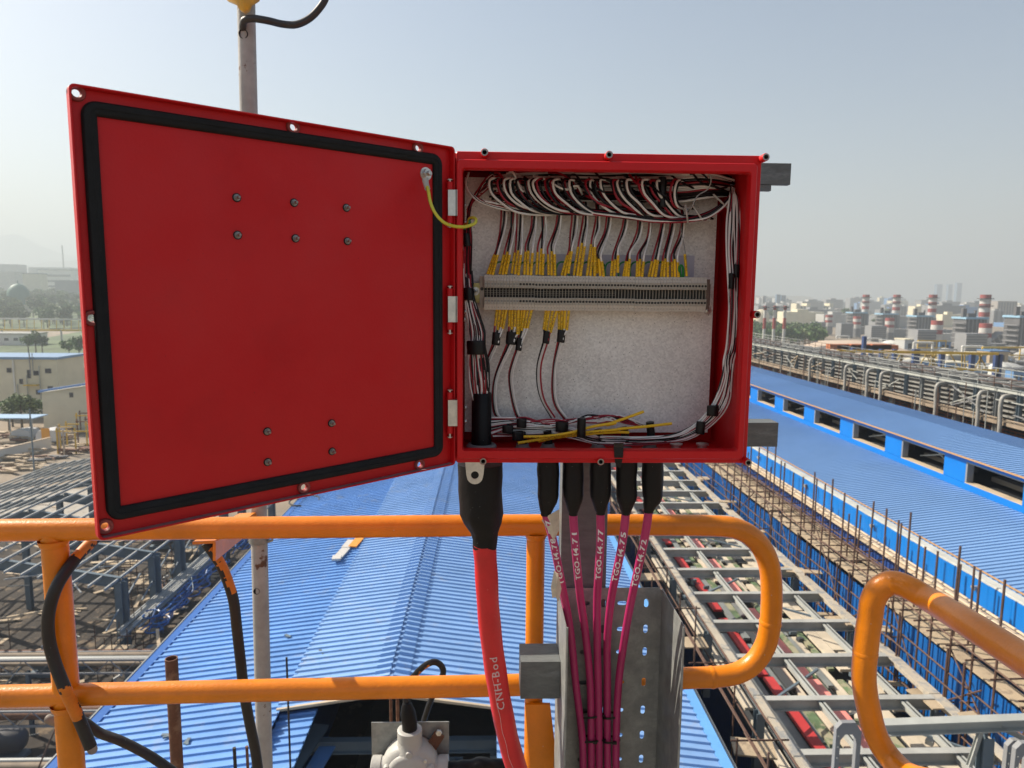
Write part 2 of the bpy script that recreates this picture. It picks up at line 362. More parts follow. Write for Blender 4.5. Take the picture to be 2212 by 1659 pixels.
for i in range(NT):
    k=0 if i<11 else (1 if i<42 else 2)
    dz=[0,0,0,0,-.0006,-.0007,-.0002,0][(i//4)%8]-.0022*i/NT*0
    inst(tms[k],'terminal_block',box,(xa+pt*(i+.5),YT+(.0005 if i%4==3 else 0),zt0+dz-.0008*(i/NT)))
b=MB();b.b2((railx(1036),YT+.008,zt0-.027),(railx(1045.5),YT+.04,zt0+.028));b.lathe((railx(1041),YT+.008,zt0+.006),(0,-1,0),[(-.0001,.003),(.0005,.003)],n=10,mi=1);b.build('end_clamp',[mat('end clamp plastic',(.33,.28,.22),.6),TERMD],box)
b=MB();b.b2((xb,YT+.004,zt0-.027),(xb+.006,YT+.038,zt0+.026));b.b2((xb+.0065,YT+.026,zt0-.020),(xb+.014,YT+.036,zt0+.018));b.build('end_clamp',mat('end clamp brown',(.14,.085,.065),.6),box)
b=MB();n_=1;lab=[]
for i in range(NT-6):
    if i%4==3: lab.append('S%d'%(i//4+1))
    else: lab.append(str(n_));n_+=1
lab.append('0')
for i,t in enumerate(lab):
    for s in (1,-1):
        sz=.0032 if len(t)==1 else .0024;x=xa+pt*(i+.5);zz=zt0+s*.0255-.0008*(i/NT)
        text(b,t,lambda a,c,x=x,zz=zz,s=s,sz=sz,t=t:Vector((x+a-(.0009 if len(t)==1 else .0016),YT+(.0022 if s>0 else .0022)-.0004*(1 if True else 0)+.31*((c-.0011)*s),zz+c-.0011)),sz)
b.build('printed_numbers',INK,box)
# ---- wires
WC={'r':REDW,'b':BLKW,'w':WHTW}
NW=0
def wire(pts,c,r=.00165,n=4,name='wire',jit=0,mats=None,sides=6):
    global NW
    P=[vec(p) for p in pts]
    if jit: P=[p+Vector((rnd.uniform(-jit,jit),rnd.uniform(-jit,jit)*.6,rnd.uniform(-jit,jit))) for p in P]
    NW+=1;return MB().tube(smooth_path(P,n),r,n=sides).build(name,mats or WC[c],box,smooth=True)
def A(x,y,d=1.25): return PY(967.7+.1875*x,311+.1875*y,d)       # close-up one
B_=lambda x,y,d=1.25: A(x+1843.7,y,d)                          # close-up two
def C3(x,y,d=1.25): return PY(967.7+.1641*x,518.4+.1641*y,d)
def C5(x,y,d=1.25): return PY(950.5+.1771*x,743.1+.1771*y,d)
def C6(x,y,d=1.25): return PY(1278.8+.1953*x,777.7+.1953*y,d)
def sleeve(p0,p1,txt=None,r=.00245,curve=None):
    'yellow marker sleeve from p0 to p1 with its printing'
    p0,p1=vec(p0),vec(p1);pth=[p0,p1] if curve is None else curve;m=MB()
    if curve is None: m.tube([p0+(p1-p0)*t for t in (0,.25,.5,.75,1)],r,n=10)
    else: m.tube(pth,r,n=10)
    if txt:
        L0=(p1-p0).length;d=(p1-p0).normalized();q=Vector((0,-1,0));s=d.cross(q).normalized();q=s.cross(d).normalized();sz=.0043;off=rnd.uniform(-.0006,.0006)
        tl=sum((glyph(ch)[2]+.08) if ch!=' ' else .35 for ch in txt)*sz
        if tl>L0*.96: sz*=L0*.96/tl
        def P(a,c):
            w_=(c-sz*.36)+off;ww=max(-.9,min(.9,w_/r));bx_=p0+d*(a+.0008)
            if curve is not None:
                f=min(.999,a/ L0);k=int(f*(len(pth)-1));g=f*(len(pth)-1)-k;bx_=pth[k]*(1-g)+pth[k+1]*g
            return bx_+s*(r*1.04*math.sin(ww*1.2))+q*(r*1.04*math.cos(ww*1.2))
        text(m,txt,P,sz,mi=1)
    return m.build('marker_sleeve',[YELS,INK],box,smooth=True,angle=50)
top=[[(455,1500,535,1275),(485,1502,552,1278),(515,1505,572,1275)],[(595,1500,645,1275),(630,1505,685,1240),(665,1500,710,1275)],[(735,1490,770,1250),(775,1500,808,1225),(810,1510,840,1275)],
[(880,1505,893,1240),(920,1510,925,1230),(955,1510,975,1255)],[(1020,1505,1033,1245),(1058,1505,1078,1205),(1090,1510,1100,1265)],[(1160,1510,1153,1270),(1195,1515,1195,1235),(1232,1515,1228,1270)],
[(1310,1515,1375,1280),(1345,1520,1410,1240),(1385,1490,1425,1235)],[(1450,1515,1500,1185),(1490,1520,1545,1140),(1525,1520,1575,1180)],[(1600,1525,1650,1155),(1640,1520,1680,1185),(1690,1520,1693,1185)],
[(1718,1490,1712,1300),(1755,1520,1738,1320),(1792,1525,1772,1350)]]+[[(1843.7+a,c,1843.7+e,f) for a,c,e,f in g] for g in
[[(35,1520,52,1345),(70,1530,85,1330),(112,1480,117,1280)],[(178,1525,210,1350),(205,1525,228,1350),(232,1525,252,1320)],[(330,1530,340,1350),(360,1525,372,1325),(392,1528,410,1350)],
[(470,1530,508,1350),(505,1530,548,1330),(545,1530,575,1335)],[(610,1530,632,1345),(645,1530,664,1320),(690,1530,690,1355)],[(738,1530,735,1355),(773,1530,768,1325),(812,1530,805,1360)]]]
wtop=[[(615,760),(650,770),(675,775)],[(755,740),(735,740),(778,740)],[(795,690),(840,690),(860,700)],[(975,700),(1000,720),(1020,715)],[(1105,730),(1085,740),(1128,740)],[(1262,745),(1285,750),(1305,760)],[(1430,750),(1468,760),(1495,755)],[(1565,690),(1590,700),(1612,705)],[(1710,740),(1733,745),(1748,760)],[(1830,780),(1855,790),(1878,800)]]+[[(1843.7+a,c) for a,c in g] for g in
[[(182,780),(205,790),(230,790)],[(345,880),(370,880),(395,890)],[(475,900),(500,905),(492,900)],[(625,760),(645,770),(660,770)],[(730,740),(755,745),(778,760)],[(850,800),(870,830),(880,845)]]]
tags=['TGD-14070/1/+','TGD-14071/4/+','TGD-14072/7/+','TGD-14073/10/+','TGD-14074/13/+','TGD-14075/16/+','TGD-14077/19/+','1RGD/OPR-14031/22/+','1RGD/OPR-14032/25/+','SPARE/28/+','SPARE/31/+','SPARE/34/+','SPARE/37/+','SPARE/40/+','SPARE/43/+','SPARE/46/+']
for gi,g in enumerate(top):
    for k,(a,c,e,f) in enumerate(g):
        dd=1.247-.003*k+rnd.uniform(-.001,.001);p0=A(a,c,dd+.006);p1=A(e,f,dd);t=tags[gi]
        if k: t=t.rsplit('/',2)[0]+'/%d/'%(int(t.rsplit('/',2)[1])+k)+('-' if k==1 else 'S')
        if 'RGD' in t or 'TGD' in t or gi%2==0 or k!=1: sleeve(p1,p0,t)
        else: sleeve(p1,p0)
        wx,wy=wtop[gi][k];q=A(wx,wy,1.262-.002*k)
        mid=A((wx*.55+e*.45)+18*(1 if e<wx else -1)*0+12,(wy+f)*.5,1.262-.003*k)
        dirn=(p1-p0).normalized()
        wire([q+Vector((0,.012,.012)),q,A(wx*.93+e*.07,wy*.75+f*.25,1.262-.002*k),mid+Vector((rnd.uniform(-.0012,.0012),0,0)),p1+dirn*.012,p1-dirn*.004],'rbw'[k] if gi not in (4,) else 'rbw'[k],r=.0017)
sleeve(B_(885,1270,1.245),B_(905,1522,1.25),'1400-JNA-80/0/')
wire([B_(860,860,1.262),B_(835,960,1.258),B_(870,1130,1.255),B_(888,1240,1.25),B_(886,1280,1.247)],'w',r=.0008,mats=mat('bare screen wire',(.35,.34,.33),.4,metal=.6,speck=(500,.3,(.05,.05,.05))))
wire([B_(1155,330,1.20),B_(1190,400,1.20),B_(1150,520,1.205),B_(1030,600,1.21),B_(960,740,1.215),B_(900,800,1.23)],'w',r=.0011,mats=MATS['bare screen wire'])
for gi,g in enumerate(top):      # short green jumpers between groups
    if gi==15: 
        for s in (0,1): wire([B_(828+10*s,1530,1.25),B_(815+14*s,1440,1.24),B_(840,1395,1.235),B_(868-8*s,1430,1.24),B_(870-12*s,1530,1.25)],'r',r=.0016,name='jumper_wire',mats=GRNW)
        break
    x=(g[2][0]+top[gi+1][0][0])/2
    if gi%1==0: wire([A(x-22,1525,1.26),A(x-26,1440,1.26),A(x+5,1372,1.262),A(x+70,1362,1.264),A(x+110,1420,1.266)],'r',r=.0016,name='jumper_wire',mats=GRNW)
# upper horizontal harness
for i in range(84):
    y0=296+(i%28)*13.0+rnd.uniform(-6,6);d=1.276-.007*(i//28)-.004*rnd.random();c='rbwbbrbwb'[rnd.randrange(9)]
    sx=rnd.uniform(470,620);m1=rnd.uniform(-14,14)
    xe=rnd.uniform(1380,1460)
    wire([A(sx,y0+rnd.uniform(0,40),d+.006),A(900,y0+m1,d),A(1300,y0-m1,d),A(1750,y0+m1*.6,d),B_(350,y0-m1,d),B_(800,y0+m1+10,d-.01),B_(1150,y0*.85+60+m1,d-.02),B_(xe,400+(y0-300)*.55,d-.01)],c,r=.0019,jit=.0014,n=4)
# diagonal harness in the upper corner and down the hinge side
for i in range(26):
    c='rbwrb'[i%5];s=i*6
    wire([A(640-s*.4,300+s*.6,1.27),A(470-s*.7,360+s*1.6,1.268),A(330-s*.5,560+s*.9,1.262),A(250-s*.1,760+s*.2,1.258),A(195+s*.45,1060,1.255),A(185+s*.5,1330+rnd.uniform(-30,30),1.255),A(190+s*.55,1640,1.252),A(215+s*.6,1800,1.25)],c,r=.0019,jit=.0014)
for i in range(22):
    c='wbrbwrbwbbrw'[i%12];f=i/21
    wire([C3(215+f*95,400,1.255),C3(225+f*95,560,1.25),C3(225+f*105,715,1.246),C3(240+f*140+rnd.uniform(-8,8),900,1.244),C3(290+f*190+rnd.uniform(-10,10),1200,1.242),C3(285+f*200,1420,1.24),C5(355+f*225+rnd.uniform(-8,8),250,1.24),C5(375+f*225+rnd.uniform(-10,10),500,1.24),C5(415+f*170,700,1.242),C5(440+f*130,790,1.245)],c,r=.0020,jit=.0011)
def band(p,q,w,d=.0155,name='tape_band',dep=.006,ov=1.0):
    'flattened ring of tape around a harness'
    p,q=vec(p),vec(q);s=(q-p).normalized();c=(p+q)/2;hw=(q-p).length/2;ax=s.cross(Vector((0,1,0))).normalized();rr=[]
    for e,k in ((-1,.96),(-.85,1.02),(-.3,1.0),(.35,1.03),(.85,1.01),(1,.97)):
        rr.append([c+ax*(w/2*e+math.sin(6.3*t/14*2)*.0006)+s*(math.cos(2*math.pi*t/14)*hw*k)+Vector((0,math.sin(2*math.pi*t/14)*dep*k,0)) for t in range(14)])
    return MB().rings(rr,True,True).build(name,TAPE,box,smooth=True,angle=60)
band(A(172,1110,1.252),A(258,1100,1.252),.022);band(C3(212,715,1.243),C3(330,710,1.243),.021);band(C3(250,1420,1.238),C3(490,1410,1.238),.024,dep=.009)
band(A(1300,560,1.25),A(1345,620,1.25),.03);band(B_(575,560,1.235),B_(670,560,1.235),.05,dep=.01)
for i in range(6): wire([A(240-i*6,330+i*14,1.25),A(210+i*8,480+i*18,1.232),A(300+i*20,620+i*6,1.222),A(450+i*16,700-i*4,1.225),A(640,755-i*9,1.235),A(760+i*40,765+i*4,1.245)],'wbwrbw'[i],r=.0018)
# loops from the upper harness into the lower one
lx=[470,570,650,712,790,885,930,985,1030,1120,1150,1215,1320,1395,1590,1635,1690,1750,1885,1890]+[1843.7+k for k in (50,105,190,215,350,395,490,560,720,760)]
for i,x in enumerate(lx):
    c='wrwwbbwwrrbwbwrwbwbr'[i%20] if i<20 else 'rwbwrwrwrw'[i-20]
    for k in range(2 if i<20 else 2):
        cc=c if k==0 else ('b' if c!='b' else 'r');xx=x+k*30;dd=1.222+.006*k+.01*rnd.random();y1=740+rnd.uniform(-10,55)+(60 if x>1900 else 0);sw=rnd.uniform(.9,1.15)
        if x>2450:   # last ones hang straighter
            pts=[A(xx+110,318,dd+.02),A(xx+40,400,dd),A(xx,560,dd-.004),A(xx+22,690,dd),A(xx+90,735,dd+.016),A(xx+190,740,dd+.03)]
        else: pts=[A(xx+120,262,dd+.025),A(xx+62,300,dd+.004),A(xx,430,dd-.004),A(xx+25*sw,560,dd-.004),A(xx+120*sw,675,dd),A(xx+270*sw,y1,dd+.008),A(xx+460*sw,y1+28,dd+.02),A(xx+640*sw,y1+35,dd+.03)]
        pts=[Vector((p.x,p.y,min(p.z,Z1-.031-max(0,1.16-p.y)))) for p in pts]
        wire(pts,cc,r=.0020,jit=.0011,n=6)
for i in range(30):     # strays weaving between the loops
    x=rnd.uniform(480,2900);y0=rnd.uniform(310,480);w_=rnd.uniform(150,520);d=rnd.uniform(1.222,1.25)
    wire([A(x,y0,d+.01),A(x+w_*.3,y0+rnd.uniform(-20,120),d),A(x+w_*.7,y0+rnd.uniform(60,220),d-.004),A(min(x+w_,3280),y0+rnd.uniform(140,270),d+.012)],'bbrwb'[i%5],r=.0019,jit=.002,n=5)
# lower harness
for i in range(22):
    c='brwbrbwbr'[i%9];f=rnd.random()*70;st=rnd.uniform(560,900)+i*25;d=1.262-.0012*i
    wire([A(st,700+f*.6,d+.01),A(st+280,745+f*.5,d),A(1400+i*8,755+f*.5,d),A(1843.7-60,770+f*.7,d),B_(250,790+f,d),B_(520,850+f*.6,d),B_(850,865+f*.4,d-.008),B_(1120,800+f*.9,d-.014),B_(1300,690+f*1.0,d-.016),B_(1430,560+f*.8,d-.012)],c,jit=.001)
for u_ in ((890,700,920,900),(1215,580,1380,740),(970,700,1090,880)):
    wire([B_(u_[0],u_[1],1.225),B_((u_[0]+u_[2])/2,(u_[1]+u_[3])/2,1.219),B_(u_[2],u_[3],1.228)],'w',r=.0016,name='cable_tie',mats=mat('natural nylon',(.45,.42,.38),.4,spec=.6))
# right side harness down and round to the bottom
for i in range(18):
    c='wbwrwbrwbw'[i%10];f=i/17;j=lambda s=8:rnd.uniform(-s,s)
    wire([B_(1420+f*40,500+f*60,1.23),B_(1395+f*110,650,1.222),B_(1375+f*145+j(),900,1.218),B_(1370+f*150+j(),1200,1.215),B_(1385+f*130+j(),1560,1.212),B_(1390+f*115+j(),1900,1.21),B_(1370+f*125+j(),2300,1.21),C6(1455+f*110+j(),0,1.21),C6(1440+f*110+j(),200,1.21),C6(1340+f*170+j(),470,1.212),C6(1170+f*180+j(),690,1.216),C6(930+f*120,815+f*60,1.222),C6(620,855+f*70+j(),1.23),C6(250,850+f*90+j(),1.235),C6(0,830+f*90,1.24),C5(1500,1010+f*110+j(),1.245),C5(1000,970+f*150+j(),1.25),C5(640,930+f*190+j(),1.255)],c,r=.0018,jit=.0009,n=4)
band(B_(1440,1465,1.212),B_(1515,1465,1.212),.022);band(B_(1390,1580,1.209),B_(1452,1580,1.209),.026);band(C6(1270,560,1.207),C6(1400,560,1.207),.018);band(C6(1150,745,1.213),C6(1250,750,1.213),.022)
# bottom wires lying over the glands
for i in range(16):
    c='wrbwbrw'[i%7];y=900+i*14
    wire([C5(620,y,1.25),C5(860,960+(y-1000)*.55,1.246),C5(1050,950+(y-1000)*.4+rnd.uniform(-20,20),1.243),C5(1300,935+rnd.uniform(-15,70),1.242),C5(1560,935+rnd.uniform(-10,50),1.242),C5(1800,rnd.uniform(870,980),1.243),C5(2050,rnd.uniform(870,960),1.244),C6(300,rnd.uniform(610,700),1.246),C6(480+rnd.uniform(-60,170),740,1.25)],c,jit=.001)
for x0,x1,y,w_ in ((935,1055,965,.016),(1410,1565,1010,.018),(760,890,1040,.014),(880,1020,1120,.016)): band(C5(x0,y,1.238),C5(x1,y,1.238),w_)
# lower sleeves, tape bands and tails
low=[[(650,890,620,1130),(690,890,655,1185),(735,890,695,1150),(775,890,722,1170)],[(815,890,805,1140),(850,890,840,1180),(888,890,880,1145),(930,890,915,1245)],[(975,890,935,1240),(1015,895,970,1195),(1060,895,1010,1165),(1110,900,1045,1165)],[(1295,900,1260,1180),(1335,900,1290,1195),(1385,900,1330,1190),(1435,930,1350,1220)],[(1465,900,1460,1180),(1505,900,1495,1200),(1545,900,1530,1170),(1595,900,1565,1190)]]
lt=['TGD-14071/4/+','TGD-14072/7/+','TGD-14073/10/+','TGD-14075/16/+','TGD-14077/19/+']
tape=[(580,690,1300),(765,900,1292),(895,978,1372),(1250,1342,1280),(1437,1543,1265)]
tails=[[(640,0),(590,200),(570,330),(560,560)],[(780,30),(700,350),(660,600),(680,830),(760,930)],[(925,100),(868,350),(880,600),(940,850),(1010,940)],[(1265,0),(1212,250),(1212,500),(1265,700),(1385,900)],[(1445,0),(1400,250),(1385,550),(1425,750),(1545,920)]]
for gi,g in enumerate(low):
    x0,x1,ty=tape[gi];cc='rbww' if gi!=3 else 'bwwr'
    for k,(a,c,e,f) in enumerate(g):
        dd=1.252-.002*k;p0=C3(a,c-12,dd+.006);p1=C3(e,f,dd);num=lt[gi].rsplit('/',2)
        sleeve(p1,p0,(num[0]+'/%d/'%(int(num[1])+k)+'+-S1'[k]) if k!=2 or gi!=4 else None)
        tx=x0+(x1-x0)*(.2+.2*k);pts=[p1+(p0-p1).normalized()*.004,p1,C3(tx,ty,dd),C3(tx-12,ty+70,dd)]
        tl=tails[gi];pts+=[C5(x+(k-1.5)*13,y,1.262-.002*k) for x,y in tl[1:]]
        wire(pts,cc[k],r=.0017,jit=.0006,n=5)
    band(C3(x0,ty-5,1.248),C3(x1,ty+5,1.248),.022,dep=.005)
for pts,t in (([(950,1208),(1180,1170),(1400,1130),(1700,1085),(2147,1045)],[(300,762),(600,735),(882,702)]),([(1020,1132),(1300,1125),(1600,1080),(1850,1010),(2147,962)],[(150,720),(380,640),(572,570)]),([(1200,1185),(1450,1135),(1700,1110),(1950,1085),(2147,1075)],[(200,795),(410,800)])):
    dd={950:1.222,1020:1.217,1200:1.226}[pts[0][0]];P=smooth_path([C5(a,c,dd) for a,c in pts]+[C6(a,c,dd+.002) for a,c in t],5)
    txt={950:'TGD-14074/SS/SH    TGD-14071/14/-    1RGD/OPR-14032/59/SH  1400-JNA-80/0/',1020:'TGD-14031/28/-   TGD-14031/SIG/-  ',1200:'TGD-14076/S7/SH   TGD-14032/27/-'}[pts[0][0]]
    L0=sum((P[i+1]-P[i]).length for i in range(len(P)-1));m=MB().tube(P,.0026,n=10);r=.0026;acc=[0]
    for i in range(len(P)-1): acc.append(acc[-1]+(P[i+1]-P[i]).length)
    def PL(a,c):
        a=max(0,min(a,L0*.999));k=max(i for i in range(len(P)-1) if acc[i]<=a);d=(P[k+1]-P[k]).normalized();bp=P[k]+d*(a-acc[k]);s=d.cross(Vector((0,1,0))).normalized();ww=(c-.0015-.0012)/r
        s=Vector((0,0,1)) if abs(s.z)<.1 else s*(1 if s.z>0 else -1);return bp+s*(r*1.04*math.sin(ww*1.2))+Vector((0,-1,0))*(r*1.04*math.cos(ww*1.2))
    text(m,txt,PL,.0042,mi=1);m.build('marker_sleeve',[YELS,INK],box,smooth=True,angle=50,label='loose yellow marker sleeve lying along the bottom')
band(C5(1672,1020,1.214),C5(1778,1020,1.214),.034,dep=.008)
# black entry tube and glands in the floor of the box
p=C5(505,1245,1.25);zf=Z0+.006
MB().lathe((p.x,p.y,zf),(0,0,1),[(0,.0178),(.10,.0176),(.101,.0165),(.095,.015)],n=20).build('entry_tube',BLK,box,smooth=True,angle=50)
MB().lathe((p.x,p.y,zf),(0,0,1),[(0,.027),(.006,.027),(.009,.024),(.009,.019),(.0,.018)],n=24).build('lock_ring',mat('grey plastic ring',(.22,.22,.22),.5),box,smooth=True,angle=40)
GX=[PY(u,960,1.245).x for u in (1187,1239,1297,1351,1408)];p=None
gl=[C6(92,0,1.245).x,C6(385,0,1.245).x,C6(672,0,1.245).x,C6(967,0,1.245).x,C6(1262,0,1.245).x,C5(1335,0,1.245).x,C5(1020,0,1.245).x]
nut=MB().lathe((0,0,0),(0,0,1),[(0,.0145),(.003,.0145),(.0035,.012),(.010,.0115),(.0105,.0095),(.008,.009)],n=18).mesh([mat('grey gland nut',(.16,.155,.15),.5)],smooth=True,angle=40)
plug=MB().lathe((0,0,0),(0,0,1),[(0,.0085),(.008,.0085),(.0085,.0115),(.011,.0115),(.012,.009)],n=16).mesh([ZINC],smooth=True,angle=40)
for i,x in enumerate(gl):
    if i in (3,4): inst(plug,'blanking_plug',box,(x,1.245,zf))
    else:
        inst(nut,'gland_nut',box,(x,1.245,zf))
        h=[.036,.040,.050,0,0,.034,.03][i];MB().tube([(x,1.245,zf),(x+.001,1.244,zf+h*.6),(x-.002,1.243,zf+h)],.0073,n=12).build('cable_core',BLK,box,smooth=True,angle=50)
for u,v in ((1004,443),(1004,480),(1004,673),(1003,690),(1005,880),(1005,910)): MB().lathe(PY(u,v,1.21),(1,0,-.2),[(0,.004),(.002,.004),(.003,.0025)],n=10).build('hinge_screw',ZINC,box,smooth=True)
# ================================================================ door
HX,HY=-.0556,1.157;OX,OY=-.4605,.823
E_=Vector((OX-HX,OY-HY,0));DW=E_.length;E_.normalize();NRM=Vector((-E_.y,E_.x,0));NRM=NRM if NRM.y<0 else -NRM
def D(a,b_,c=0):
    'a: 0 at the hinge to 1 at the free edge, b: 0 bottom to 1 top, c metres towards the camera side'
    zt=.2316+(.2268-.2316)*a;zb=-.2800+(-.2925+.2800)*a
    return Vector((HX,HY,zb+(zt-zb)*b_))+E_*(a*DW)+NRM*c
def PDd(u,v,c=0):
    d=ray(u,v);h=Vector((HX,HY,0))+NRM*c;t=h.dot(NRM)/d.dot(NRM);return d*t
def inv(p):
    a=((p.x-HX)*E_.x+(p.y-HY)*E_.y)/DW;zt=.2316+(.2268-.2316)*a;zb=-.2800+(-.2925+.2800)*a;return a,(p.z-zb)/(zt-zb)
FL=-.012   # inner face of the lid behind the lip edge
b=MB();hs=[]
HOLES=[(164,201),(632,275),(901,320),(198,687),(226,1136),(655,1052),(905,1003)]
for u,v in HOLES:
    a,c=inv(PDd(u,v,FL));hs.append((a,c))
def dr(i,c,r=.006,n=3):
    'rounded door outline inset i metres at offset c'
    out=[];ia=i/DW;ib=i/.51;ra=r/DW;rb=r/.51
    for ca,cb,a0 in ((1-ia-ra,1-ib-rb,0),(ia+ra,1-ib-rb,90),(ia+ra,ib+rb,180),(1-ia-ra,ib+rb,270)):
        for k in range(n+1):
            g=R(a0+90*k/n);out.append((ca+ra*math.cos(g),cb+rb*math.sin(g)))
    return out
mp=lambda o,c:[D(x,y,c) for x,y in o]
plate_holes(b,dr(.0012,0),[[(x+.0042/DW*math.cos(t),y+.0042/.51*math.sin(t)) for t in [2*math.pi*k/14 for k in range(14)]] for x,y in hs],lambda x,y,d:D(x,y,FL+d),.002)
b.rings([mp(dr(0,0),FL-.003),mp(dr(0,0),-.001),mp(dr(.0007,0),0),mp(dr(.0016,0),0),mp(dr(.0024,0),-.001),mp(dr(.0024,0),FL+.0005)])
b.rings([mp(dr(0,0),FL-.003),mp(dr(.0022,0),FL-.0025)])
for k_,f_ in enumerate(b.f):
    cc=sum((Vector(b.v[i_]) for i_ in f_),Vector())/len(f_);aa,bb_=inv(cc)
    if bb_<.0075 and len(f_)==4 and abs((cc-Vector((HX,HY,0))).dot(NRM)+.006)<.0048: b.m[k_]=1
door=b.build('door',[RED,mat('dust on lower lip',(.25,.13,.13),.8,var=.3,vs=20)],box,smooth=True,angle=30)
for (x,y) in hs:
    q=D(x,y,FL);MB().rings([[q+E_*(r*math.cos(t))+Vector((0,0,r*math.sin(t)))+NRM*c for t in [2*math.pi*k/16 for k in range(16)]] for r,c in ((.0095,.0002),(.0092,.0035),(.0085,.0045),(.0058,.0045),(.0048,.003),(.0043,-.001))]).build('screw_boss',mat('dusty red',(.26,.045,.04),.6,var=.2,vs=60),door,smooth=True,angle=50)
gc=[PDd(u,v,FL) for u,v in ((190,230),(943,348),(945,978),(245,1104))];ga=[inv(p) for p in gc];gp=[];am,aM=ga[1][0],(ga[0][0]+ga[3][0])/2;bt,bb=(ga[0][1]+ga[1][1])/2,(ga[2][1]+ga[3][1])/2
rc=.0085
for ca,cb,a0 in ((aM-rc/DW,bt-rc/.51,0),(am+rc/DW,bt-rc/.51,90),(am+rc/DW,bb+rc/.51,180),(aM-rc/DW,bb+rc/.51,270)):
    for k in range(7):
        g=R(a0+15*k);gp.append((ca+rc/DW*math.cos(g),cb+rc/.51*math.sin(g)))
# cross-section: low half-round foam strip
ring=[];n=len(gp)
for i,(x,y) in enumerate(gp):
    p=D(x,y,FL);pn=D(*gp[(i+1)%n],FL);pp=D(*gp[i-1],FL);t=(pn-pp).normalized();s=t.cross(NRM).normalized()
    ring.append([p+s*(w_*.0080)+NRM*h for w_,h in ((-1,0),(-1.02,.0035),(-.75,.0068),(-.15,.0078),(.05,.0074),(.1,.0066),(.55,.0066),(.95,.004),(1,0))])
b=MB();m_=len(ring[0]);vs=[p for r_ in ring for p in r_];b.add(vs,[(i*m_+k,((i+1)%n)*m_+k,((i+1)%n)*m_+k+1,i*m_+k+1) for i in range(n) for k in range(m_-1)])
b.build('gasket',GASK,door,smooth=True,angle=45)
st=MB().lathe((0,0,0),tuple(NRM),[(0,.0044),(.0012,.0044),(.0013,.0034),(.0038,.0034),(.0039,.0021),(.0085,.0022),(.0095,.0014)],n=12).mesh([SCREW],smooth=True,angle=40)
rubw=MB().lathe((0,0,0),tuple(NRM),[(0,.0058),(.0008,.0058)],n=14).mesh([BLK])
for u,v in ((511,427),(635,438),(748,449),(513,508),(638,515),(750,521),(577,932),(716,914),(578,998),(717,975)):
    p=PDd(u,v,FL);o=inst(st,'stud',door,p+NRM*.0007)
    inst(rubw,'rubber_washer',door,p)
p=PDd(919,376,FL)
MB().lathe(p,tuple(NRM),[(0,.0088),(.002,.0088),(.0021,.0075),(.0075,.0075),(.0076,.004),(.013,.0038),(.014,.003)],n=6).lathe(p,tuple(NRM),[(0,.0102),(.0017,.0102)],n=20).build('earth_stud',ZINC,door)
# hinges
for v0 in (443,673,897):
    vt=v0-33;vb=v0+23;b=MB();yh=1.150
    q=[PY(u,v,yh) for u,v in ((968,vt),(986.5,vt),(986.5,vb),(968,vb))];b.b2(q[0]+Vector((0,-.002,0)),q[2]+Vector((.0,.006,0)));b.b2((q[1].x-.0015,yh-.002,q[2].z),(q[1].x+.001,yh+.018,q[1].z))
    hg=b.build('hinge_leaf',ZINC,box)
    for a,c in ((vt-17,vt),(vb,vb+16)):
        p0,p1=PY(972,a,yh+.006),PY(972,c,yh+.006);MB().tube([p0,(p0+p1)/2,p1],.0052,n=12).build('hinge_barrel',RED,door,smooth=True,angle=50)
    for a,c in ((vt-22,vt-15),(vb+15,vb+26)):
        p0,p1=PY(972,a,yh+.006),PY(972,c,yh+.006);MB().tube([p0,p1],.0019,n=8).build('hinge_pin',ZINC,door)
        e=p0 if a<v0 else p1+Vector((0,0,.002));MB().lathe(e,(0,0,-1),[(-.0003,.0048),(.0008,.0048)],n=12).build('circlip',ZINC,door)
# door folded edge line beside the hinges
# yellow and green earth lead
yg=bpy.data.materials.new('yellow green lead');yg.use_nodes=True;yb=yg.node_tree.nodes['Principled BSDF'];yb.inputs['Base Color'].default_value=(.62,.58,.05,1);yb.inputs['Roughness'].default_value=.4
lead=[PDd(919,384,.004),PDd(921,398,.006)]+[PY(u,v,y) for u,v,y in ((925,412,1.105),(930,438,1.10),(941,462,1.10),(958,480,1.105),(978,488,1.12),(1000,490,1.135),(1015,487,1.145),(1026,482,1.15),(1028,474,1.155),(1022,470,1.165),(1014,473,1.175),(1012,482,1.18),(1004,486,1.20),(1003,494,1.22))]
le=MB();P=smooth_path(lead,6);le.tube(P,.0026,n=10)
for i,f in enumerate(le.f):
    if len(f)==4 and i%10 in (3,4,5): le.m[i]=1
le.build('earth_lead',[yg,mat('green lead stripe',(.01,.16,.06),.4)],box,smooth=True)
P2=[PDd(918,385,.006),PDd(920,396,.008),PDd(924,410,.010)];MB().tube([P2[0],(P2[0]+P2[1])/2,P2[1],P2[2]],[.0048,.0050,.0044,.0042],n=12,flat=.7).build('crimp_boot',mat('grey crimp boot',(.42,.41,.38),.5),box,smooth=True,angle=50)
# ================================================================ steelwork that carries the box
def U(u,v,y): return PY(u,v,y)
